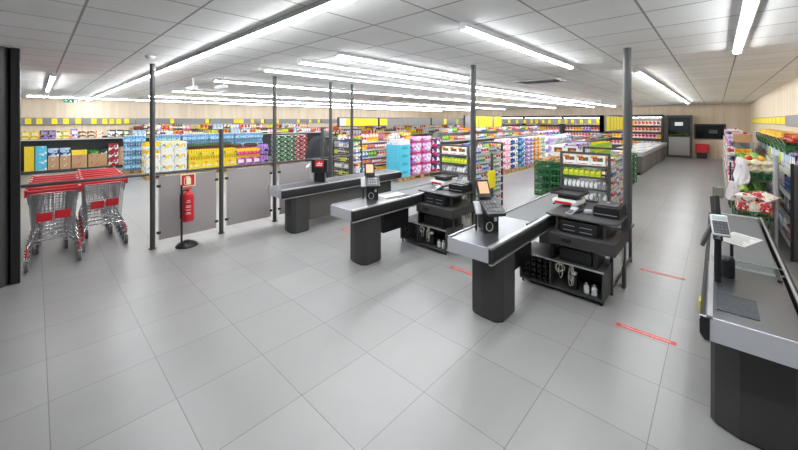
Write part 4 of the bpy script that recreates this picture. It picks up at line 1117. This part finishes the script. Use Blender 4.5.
# open metal shelf end unit with coloured boxes above
t=gondola('metal shelf unit with blue and red cartons on top behind the middle pole',-4.75,7.7,1.95,.5,[.15,.5,.8,1.08],1.12,snack,'in the metal unit',metal=m_shelf,runs=(2,3))
big=[p_box(.22,.2,.16,[pm('blue','navy','white',scale=8),cm('blue'),cm('white')],'cooler_box','blue carton','box'),p_box(.2,.2,.2,[pm('lime','green','red',scale=10),cm('lime'),cm('red')],'cooler_box','lime and red carton','box'),
 p_box(.2,.2,.17,[pm('darkgreen','red','green',scale=10),cm('darkgreen'),cm('red')],'cooler_box','dark green and red carton','box')]
row(big,-4.77,7.75,1.121,'y',1.85,1,'on top of the metal unit',runs=(2,2,1))
t=tag(G().box(-2.72,5.02,.80,-2.70,5.24,1.08).obj('promotion_board',m_yellow),'yellow card standing behind the nearest payment terminal','price card')
G().box(-2.722,5.04,0,-2.698,5.06,.80).obj('card_stem',m_dark,t)

# ------------------------------------------------------------ back wall chillers
CY=22.75
chil=[p_box(.16,.14,.23,[pm('white','red','white',scale=12),cm('white'),cm('red')],'chilled_pack','white and red chilled pack','box'),
 p_box(.16,.14,.23,[pm('palepink','red','white',scale=12),cm('white'),cm('darkred')],'chilled_pack','pink meat tray','meat tray'),
 p_box(.16,.14,.23,[pm('yellow','orange','white',scale=12),cm('yellow'),cm('orange')],'chilled_pack','yellow chilled pack','box'),
 p_box(.16,.14,.23,[pm('violet','white','purple',scale=12),cm('white'),cm('purple')],'chilled_pack','violet chilled pack','box'),
 p_box(.16,.14,.23,[pm('cream','red','brown',scale=12),cm('cream'),cm('red')],'chilled_pack','cream and red chilled pack','box')]
for k,(x0,L) in enumerate(((-12.1,2.45),(-9.6,2.45),(-7.1,2.45),(-4.6,2.5))):
    t=thing('open_chiller','dark-framed open wall chiller, %s from the left along the back wall'%ORD[k],'chiller',(x0,CY,0),0,'open chillers along the back wall')
    G().box(0,0,0,L,.5,.55).obj('base_cabinet',m_dark,t); G().box(0,.47,.55,L,.5,2.1).obj('back_panel',m_fascia,t)
    for a in (0,L-.06): G().box(a,.02,.55,a+.06,.47,2.1).obj('side_panel',m_dark,t)
    G().box(0,-.03,2.1,L,.5,2.24).obj('canopy',m_dark,t); G().box(.06,.03,2.085,L-.06,.06,2.099).obj('strip_lamp',mat('chiller_lamp',(255,250,240),.4,emit=25),t)
    for h in (.95,1.3,1.65):
        s_=G().box(.06,.08,h-.02,L-.06,.47,h).obj('shelf',m_black,t); G().box(.06,.07,h-.04,L-.06,.08,h).obj('price_rail',m_shelfd,s_)
    for i,h in enumerate((.56,.951,1.301,1.651)):
        row(chil,x0+.08,CY+.09,h,'x',L-.16,0,'in the %s back wall chiller, %s level'%(ORD[k],ORD[i]),runs=(3,4,6))
for i,(a,b) in enumerate(((-13.4,-11.0),(-10.95,-8.5),(-8.45,-6.3),(-6.25,-4.15))):
    tag(G().box(a,CY-.35,1.72,b,CY-.31,2.02).obj('hanging_fascia',m_fascia),'grey fascia board hanging before the back chillers, %s from the left'%ORD[i],'fascia','grey fascia boards before the back wall')
for i,x in enumerate((-11.2,-10.5,-9.95,-9.4,-8.95,-8.6,-8.2,-7.8,-7.2,-6.8,-6.44,-5.95,-5.5,-5.07,-4.7,-4.4)):
    card('y-',x,CY-.351,1.75,.16,.24,'yellow price card hanging before the back chillers, %s from the left'%(ORD+['sixteenth'])[i],'yellow price cards before the back wall')
for i,x in enumerate((-12.5,-10,-7.4,-5.2)):
    tag(G().cyl((x,CY-.33,2.02),(x,CY-.33,HC),.004,n=5).obj('hanging_wire',m_silver),'thin wire holding the %s grey fascia board before the back chillers'%ORD[i],'wire')

# service cabinet, serving window, red bin
t=thing('bakery_cabinet','tall dark cabinet with glazed upper half and grey lower door on the back wall','cabinet',(-1.95,22.85,0))
G().box(0,0,0,.06,.44,2.2).obj('side_frame',m_dark,t); G().box(.96,0,0,1.02,.44,2.2).obj('side_frame',m_dark,t); G().box(.06,0,2.08,.96,.44,2.2).obj('top_frame',m_dark,t)
G().box(.06,.40,0,.96,.44,2.08).obj('back_panel',m_black,t); G().box(.06,.02,0,.96,.4,.12).obj('plinth',m_dark,t)
G().box(.09,0,.13,.93,.03,1.06).obj('lower_door',mat('grey_door',(150,148,146),.5),t,.004); G().box(.06,.0,1.07,.96,.40,1.12).obj('counter_ledge',m_dark,t)
g=G().box(.06,.004,1.14,.96,.01,2.06); g.obj('glass_pane',m_glass,t)
G().box(.33,.1,1.66,.66,.14,1.84).obj('white_display',mat('backlit_white',(240,240,240),.4,emit=.8),t)
G().box(.55,.16,1.3,.88,.3,1.95).obj('inner_machine',m_black,t)
lf=mat('salad_green',(120,170,60),.6,grain=.3,gscale=40)
g=G()
for i in range(16): g.ball(.12+i*.05,.2+.03*(i%2),1.17+.02*(i%3),.045,.06,.05,7,4)
g=g.obj('salad_heap',lf); tag(g,'heap of green leaves inside the tall dark cabinet','salad',kind='stuff'); g.location=(-1.95,22.85,0)
t=struct('window_1',G().box(-.86,YB-.05,.97,.33,YB-.001,1.75),m_dark)
o=G().box(-.80,YB-.056,1.03,.27,YB-.05,1.69).obj('window_pane',mat('dark_window_glass',(18,20,22),.08,grain=0),t)
g=G().box(-.30,YB-.062,1.28,.02,YB-.056,1.46); g.obj('notice',mat('dim_grey_notice',(90,96,98),.5,grain=0),t)
t=thing('red_cabinet','red cabinet on a dark base below the dark serving window','cabinet',(-.80,22.9,0))
G().box(0,0,.30,.5,.36,.74).obj('red_body',m_red,t,.02); G().box(.04,.04,0,.44,.32,.30).obj('dark_base',m_black,t)

# ------------------------------------------------------------ freezer island
t=thing('freezer_island','long island freezer with pale lid and grey sides in the right aisle','freezer',(-1.9,14.4,0))
G().box(-1.1,0,.09,0,7.6,.66).obj('freezer_body',mat('freezer_grey',(104,102,100),.45),t)
G().box(-1.06,.04,0,-.04,7.56,.09).obj('freezer_plinth',m_black,t)
G().box(-1.14,-.04,.66,.04,7.64,.73).box(-1.14,-.04,.73,-1.06,7.64,.80).box(-.04,-.04,.73,.04,7.64,.80).box(-1.06,-.04,.73,-.04,.04,.80).box(-1.06,7.56,.73,-.04,7.64,.80).obj('freezer_rim',m_alu,t,.01)
for i in range(1,4): G().box(-.001,i*1.9-.01,.1,.004,i*1.9+.01,.66).obj('side_seam',m_black,t)
G().box(-.95,-.05,.14,-.15,-.0,.62).obj('end_grille',m_dark,t)
froz=[p_box(.2,.2,.05,[pm('white','orange','red',scale=8),cm('white'),pm('white','red','blue',scale=9)],'frozen_box','white frozen food box','box'),p_box(.2,.2,.05,[pm('paleblue','white','navy',scale=8),cm('paleblue'),pm('cyan','white','navy',scale=9)],'frozen_box','pale blue frozen food box','box'),
 p_box(.2,.2,.05,[pm('cream','brown','orange',scale=8),cm('cream'),pm('orange','brown','white',scale=9)],'frozen_box','cream and brown frozen food box','box')]
for i in range(33):
    for j in range(4): place(froz[(i//4+j)%3],-2.08-j*.235,14.6+i*.222,.731,PI/2,'lying in the island freezer')
t=thing('freezer_pole','thin dark cable pole rising from the island freezer to the ceiling','pole',(-2.52,16.5,.785))
G().cyl((0,0,0),(0,0,HC-.785),.022).obj('pole',m_dark,t); 

# ------------------------------------------------------------ right side displays
m_chrome2=mat('brushed_post',(180,182,184),.4,.7,grain=.02)
US='in the right wall unit'
m_ticket=mat('white_ticket_strip',(226,228,222),.4,grain=.25,gscale=22)
t=shelf_unit('tall_shelf_unit','grey wall shelf unit with sloping price rails beside the right-hand checkout','shelf unit',.78,7.2,6.4,.36,[.14,.48,.82,1.15],1.42,'x-',m_shelf,rail=True)
for i,h in enumerate((.14,.48,.82,1.15)):
    g=G().add([(.772,7.2,h-.06),(.772,13.6,h-.06),(.776,13.6,h+.015),(.776,7.2,h+.015),(.764,7.2,h-.06),(.764,13.6,h-.06),(.770,13.6,h+.015),(.770,7.2,h+.015)],[(0,1,2,3),(7,6,5,4),(4,5,1,0),(3,2,6,7),(0,3,7,4),(5,6,2,1)]); o=g.obj('ticket_strip',m_ticket,t); o.location=(-.78,-7.2,0)
    row([snack[0],mixed[10],mixed[14],snack[5],mixed[1],snack[7]] if i!=3 else [mixed[7],mixed[10],mixed[14]],.79,7.24,h,'y',6.3,-1,'%s, %s shelf up'%(US,ORD[i]),runs=(2,3,4))
t=thing('end_post','dark upright end panel of the right wall unit at the picture edge','upright',(.76,6.98,0))
G().box(0,0,0,.36,.14,1.30).obj('end_panel',m_dark,t,.004); G().box(-.03,.0,0,.0,.05,1.32).obj('front_edge',m_black,t)
t=thing('steel_post','bright steel post between the produce stand and the right wall unit','post',(.60,7.05,0))
G().cyl((0,0,.01),(0,0,1.42),.028,n=14).obj('pole',m_chrome2,t); G().cyl((0,0,0),(0,0,.01),.05,n=14).obj('foot_plate',m_chrome2,t)
place(p_box(.30,.12,.09,[cm('white'),cm('white'),cm('violet')],'white_box','white box','box'),.94,7.05,1.302,-PI/2,'standing on the dark end panel of the right wall unit')
# sloping fruit crates on top of it
for i in range(9):
    y=8.1+i*.62
    o=place(CR,.93,y,1.43,PI/2,'',label='green crate of fruit on the right wall unit, %s from the near end'%ORD[i],group='fruit crates on the right wall unit'); o.rotation_euler=(0,R(-8),PI/2); o.scale=(1,.85,.75)
    heap(mango if i>1 else apple,.93,y,1.55,.28,.52,16,'yellow mango on the right wall unit' if i>1 else 'red apple in the nearest crates of the right wall unit','fruit','fruit on the right wall unit',layers=2,r=.045)
for i in range(6): heap(apple,.84,8.8+i*.62,1.54,.10,.5,6,'red apple in the front edge of the mango crates','fruit','apples on the right wall unit',layers=1)
t=thing('price_banner','long yellow price banner on a rail along the right wall','banner',(XR,11.5,1.80))
G().box(-.02,0,0,-.001,10.1,.22).obj('banner_rail',m_fascia,t)
for i in range(12): G().box(-.028,.06+i*.84,.02,-.02,.84+i*.84,.2).obj('yellow_panel',m_yellow,t)
tag(G().box(XR-.03,9.4,1.78,XR-.001,11.4,2.02).obj('shelf_fascia',m_fascia),'grey fascia board on the right wall beside the yellow banner','fascia')
# stand of produce between aisle and wall
t=thing('produce_stand','stepped dark produce stand beyond the right-hand checkout','produce stand',(.20,6.7,0))
for y in (0,.62,1.9,3.7):
    for x in (0,.33): G().box(x,y,0,x+.03,y+.03,.55 if y==0 else 1.0).obj('upright',m_dark,t)
G().box(0,.03,.50,.36,.62,.53).obj('low_shelf',m_dark,t); G().box(0,.03,.14,.36,.62,.17).obj('low_shelf',m_dark,t)
for (a,h) in ((.0,.25),(.04,.62),(.06,1.0)): G().box(a,0.66,h-.02,.38,3.7,h).obj('shelf',m_dark,t)
def scrate(x,y,z,label,sc=(1,.80,.7)):
    place(CR,x,y,z,PI/2,'',label=label,group='crates on the produce stand').scale=sc
scrate(.37,7.02,.532,'green crate of red and white bags at the near end of the produce stand')
scrate(.37,7.02,.172,'green crate low down at the near end of the produce stand')
for lev,(a,h) in enumerate(((.0,.25),(.06,.62),(.08,1.0))):
    for i in range(5): scrate(.22+a+.14,7.67+i*.61,h+.001,'green crate on the produce stand, %s level, %s behind the near end'%(('bottom','middle','top')[lev],ORD[i]))
def leafy(name,cols_,r,n,seed):
    rr=random.Random(seed); g=G().ball(0,0,r*.8,r*.75,r*.75,r*.75,10,6,m=0)
    for k in range(n):
        a=2*PI*k/n+rr.uniform(-.2,.2); e=rr.uniform(.2,.8)
        g.ball(r*.7*math.cos(a),r*.7*math.sin(a),r*.7+r*.4*e,r*.42,r*.42,r*.30,7,4,m=1)
    return g.mesh(name,[mat('veg_%d_%d_%d'%c,c,.6,grain=.15) for c in cols_])
cauli=leafy('cauliflower',[(236,226,196),(240,232,206)],.072,12,1); cabb=leafy('cabbage',[(96,150,60),(60,120,50)],.09,9,2); lett=leafy('lettuce',[(150,190,90),(110,160,60)],.10,10,3)
pepper=veg('pepper',[(240,180,40),(214,60,40),(244,200,60)],.045,.04,.05)
def lots(meshes,name,spots,label,cat,grp):
    for k,(x,y,z) in enumerate(spots): put(meshes[k%len(meshes)],name,(x,y,z),rnd.uniform(0,6),label,cat,grp)
lots([cauli],'cauliflower',[(.31+.12*(k%3),7.45+.145*((k//3)%3),1.10+.10*(k>8)) for k in range(14)],'white cauliflower in the nearest top crate of the produce stand','cauliflower','cauliflowers on the produce stand')
lots(pepper,'pepper',[(.31+.075*(k%4),8.05+.08*((k//4)%6),1.11+.05*(k%2)+.07*(k>23)) for k in range(40)],'red or yellow pepper on the top level of the produce stand','pepper','peppers on the produce stand')
lots([cabb,lett],'cabbage',[(.36+.16*(k%2),8.75+.21*(k//2),1.12) for k in range(12)],'green cabbage on the top level of the produce stand','cabbage','cabbages on the produce stand')
lots([lett,cabb],'lettuce',[(.32+.16*(k%2),7.50+.24*(k//2),.73) for k in range(14)],'green lettuce on the middle level of the produce stand','lettuce','lettuces on the middle level')
lots([cabb,lett],'lettuce',[(.30+.16*(k%2),7.50+.24*(k//2),.36) for k in range(8)],'green lettuce on the bottom level of the produce stand','lettuce','lettuces on the bottom level')
redbag=p_pouch(.24,.15,.19,[pm('red','darkred','white','red','cream',scale=44),cm('red')],'net_bag','red printed bag'); whbag=p_pouch(.24,.15,.19,[pm('white','cream','white','red',scale=44),cm('white')],'net_bag','white and red printed bag')
for k in range(9):
    p=(redbag,whbag)[(k%3==1)]
    place(p,.27+.10*(k%3),6.86+.16*(k//3),.60,PI/2+.3,'in the near crate of the produce stand',jit=.25)
for k in range(4): 
    o=place((whbag,redbag)[k%2],.28+.07*k,6.90+.12*(k%2),.79,PI/2,'lying on the bags in the near crate',jit=.3); o.rotation_euler=(R(70),0,k*1.1)
# white plastic bags hanging on the front of the stand
g=G(); N=20; vs=[]
bagp=[(.05,0),(.085,.015),(.105,.07),(.112,.14),(.105,.21),(.10,.28),(.088,.34),(.075,.40),(.052,.45),(.03,.48)]
rr=random.Random(5)
for r_,z in bagp:
    for i in range(N): a=2*PI*i/N; f=1+.10*math.sin(5*a+z*9)+.08*math.sin(9*a-z*14)+rr.uniform(-.17,.17); vs.append((r_*f*math.cos(a)*.55+.03*math.sin(z*9),r_*f*math.sin(a)*1.15+.02*math.sin(z*13),z+rr.uniform(-.018,.018)))
g.add(vs,[(k*N+i,k*N+(i+1)%N,(k+1)*N+(i+1)%N,(k+1)*N+i) for k in range(len(bagp)-1) for i in range(N)],0,False); g.add(vs[:N],[tuple(range(N-1,-1,-1))],0); g.add(vs[-N:],[tuple(range(N))],0)
bm_=g.mesh('carrier_bag',[mat('white_film',(226,224,228),.35,grain=.08)])
for k,(x,y,z,s_) in enumerate(((.26,7.23,.95,.85),(.17,7.25,.70,.60))):
    o=put(bm_,'carrier_bag',(x,y,z),k*.5+.6,'crumpled white plastic bag hanging on the produce stand front, the %s one'%('upper','lower')[k],'plastic bag','white bags on the produce stand',scale=(s_,s_,s_))
# further display with packets, cards and books along the aisle
t=shelf_unit('aisle_shelf_unit','shelf unit of small packets and printed goods along the right aisle','shelf unit',.17,10.7,8.6,.42,[.2,.5,.82,1.14],1.42,'x-',m_shelf,back=True)
for i,h in enumerate((.2,.5,.82,1.14)):
    row(snack+[mixed[5],mixed[1]],.18,10.76,h,'y',8.4,-1,'in the right aisle unit, %s shelf up'%ORD[i],runs=(1,2,3))
flat=[p_box(.24,.34,.05,[pm('white','blue','paleblue',scale=8),cm('paleblue'),cm('white')],'flat_box','pale blue flat box','box'),p_box(.24,.34,.05,[pm('red','white','navy',scale=8),cm('darkred'),cm('white')],'flat_box','dark red flat box','box'),
 p_box(.24,.34,.05,[pm('white','grey','violet',scale=8),cm('white'),cm('grey')],'flat_box','white flat box','box')]
g=None
for i,h in enumerate((.5,.82,1.14)):
    G().box(0,-.17,h-.02,.42,-.001,h).obj('end_shelf',m_shelf,t)
    row(snack+[mixed[5],mixed[9]],.18,10.54,h,'x',.40,0,'on the end of the right aisle unit, %s shelf up'%ORD[i],runs=(1,2))
for i in range(14):
    for l in range(1+(i*7)%4): place(flat[(i+l)%3],.37,11.5+i*.5,1.422+l*.0505,-PI/2,'lying on top of the right aisle unit')
kbx=p_box(.34,.30,.17,[pm('kraft','kraft','brown',scale=4),cm('kraft'),cm('kraft')],'kraft_box','open brown cardboard box','box')
place(kbx,.42,10.95,1.422,-PI/2,'on the near end of the right aisle unit')
for i in range(8):
    place(mixed[(5,0,1)[i%3]],.10,11.0+i*.9,.55+.3*(i%3),-PI/2,'') if False else None
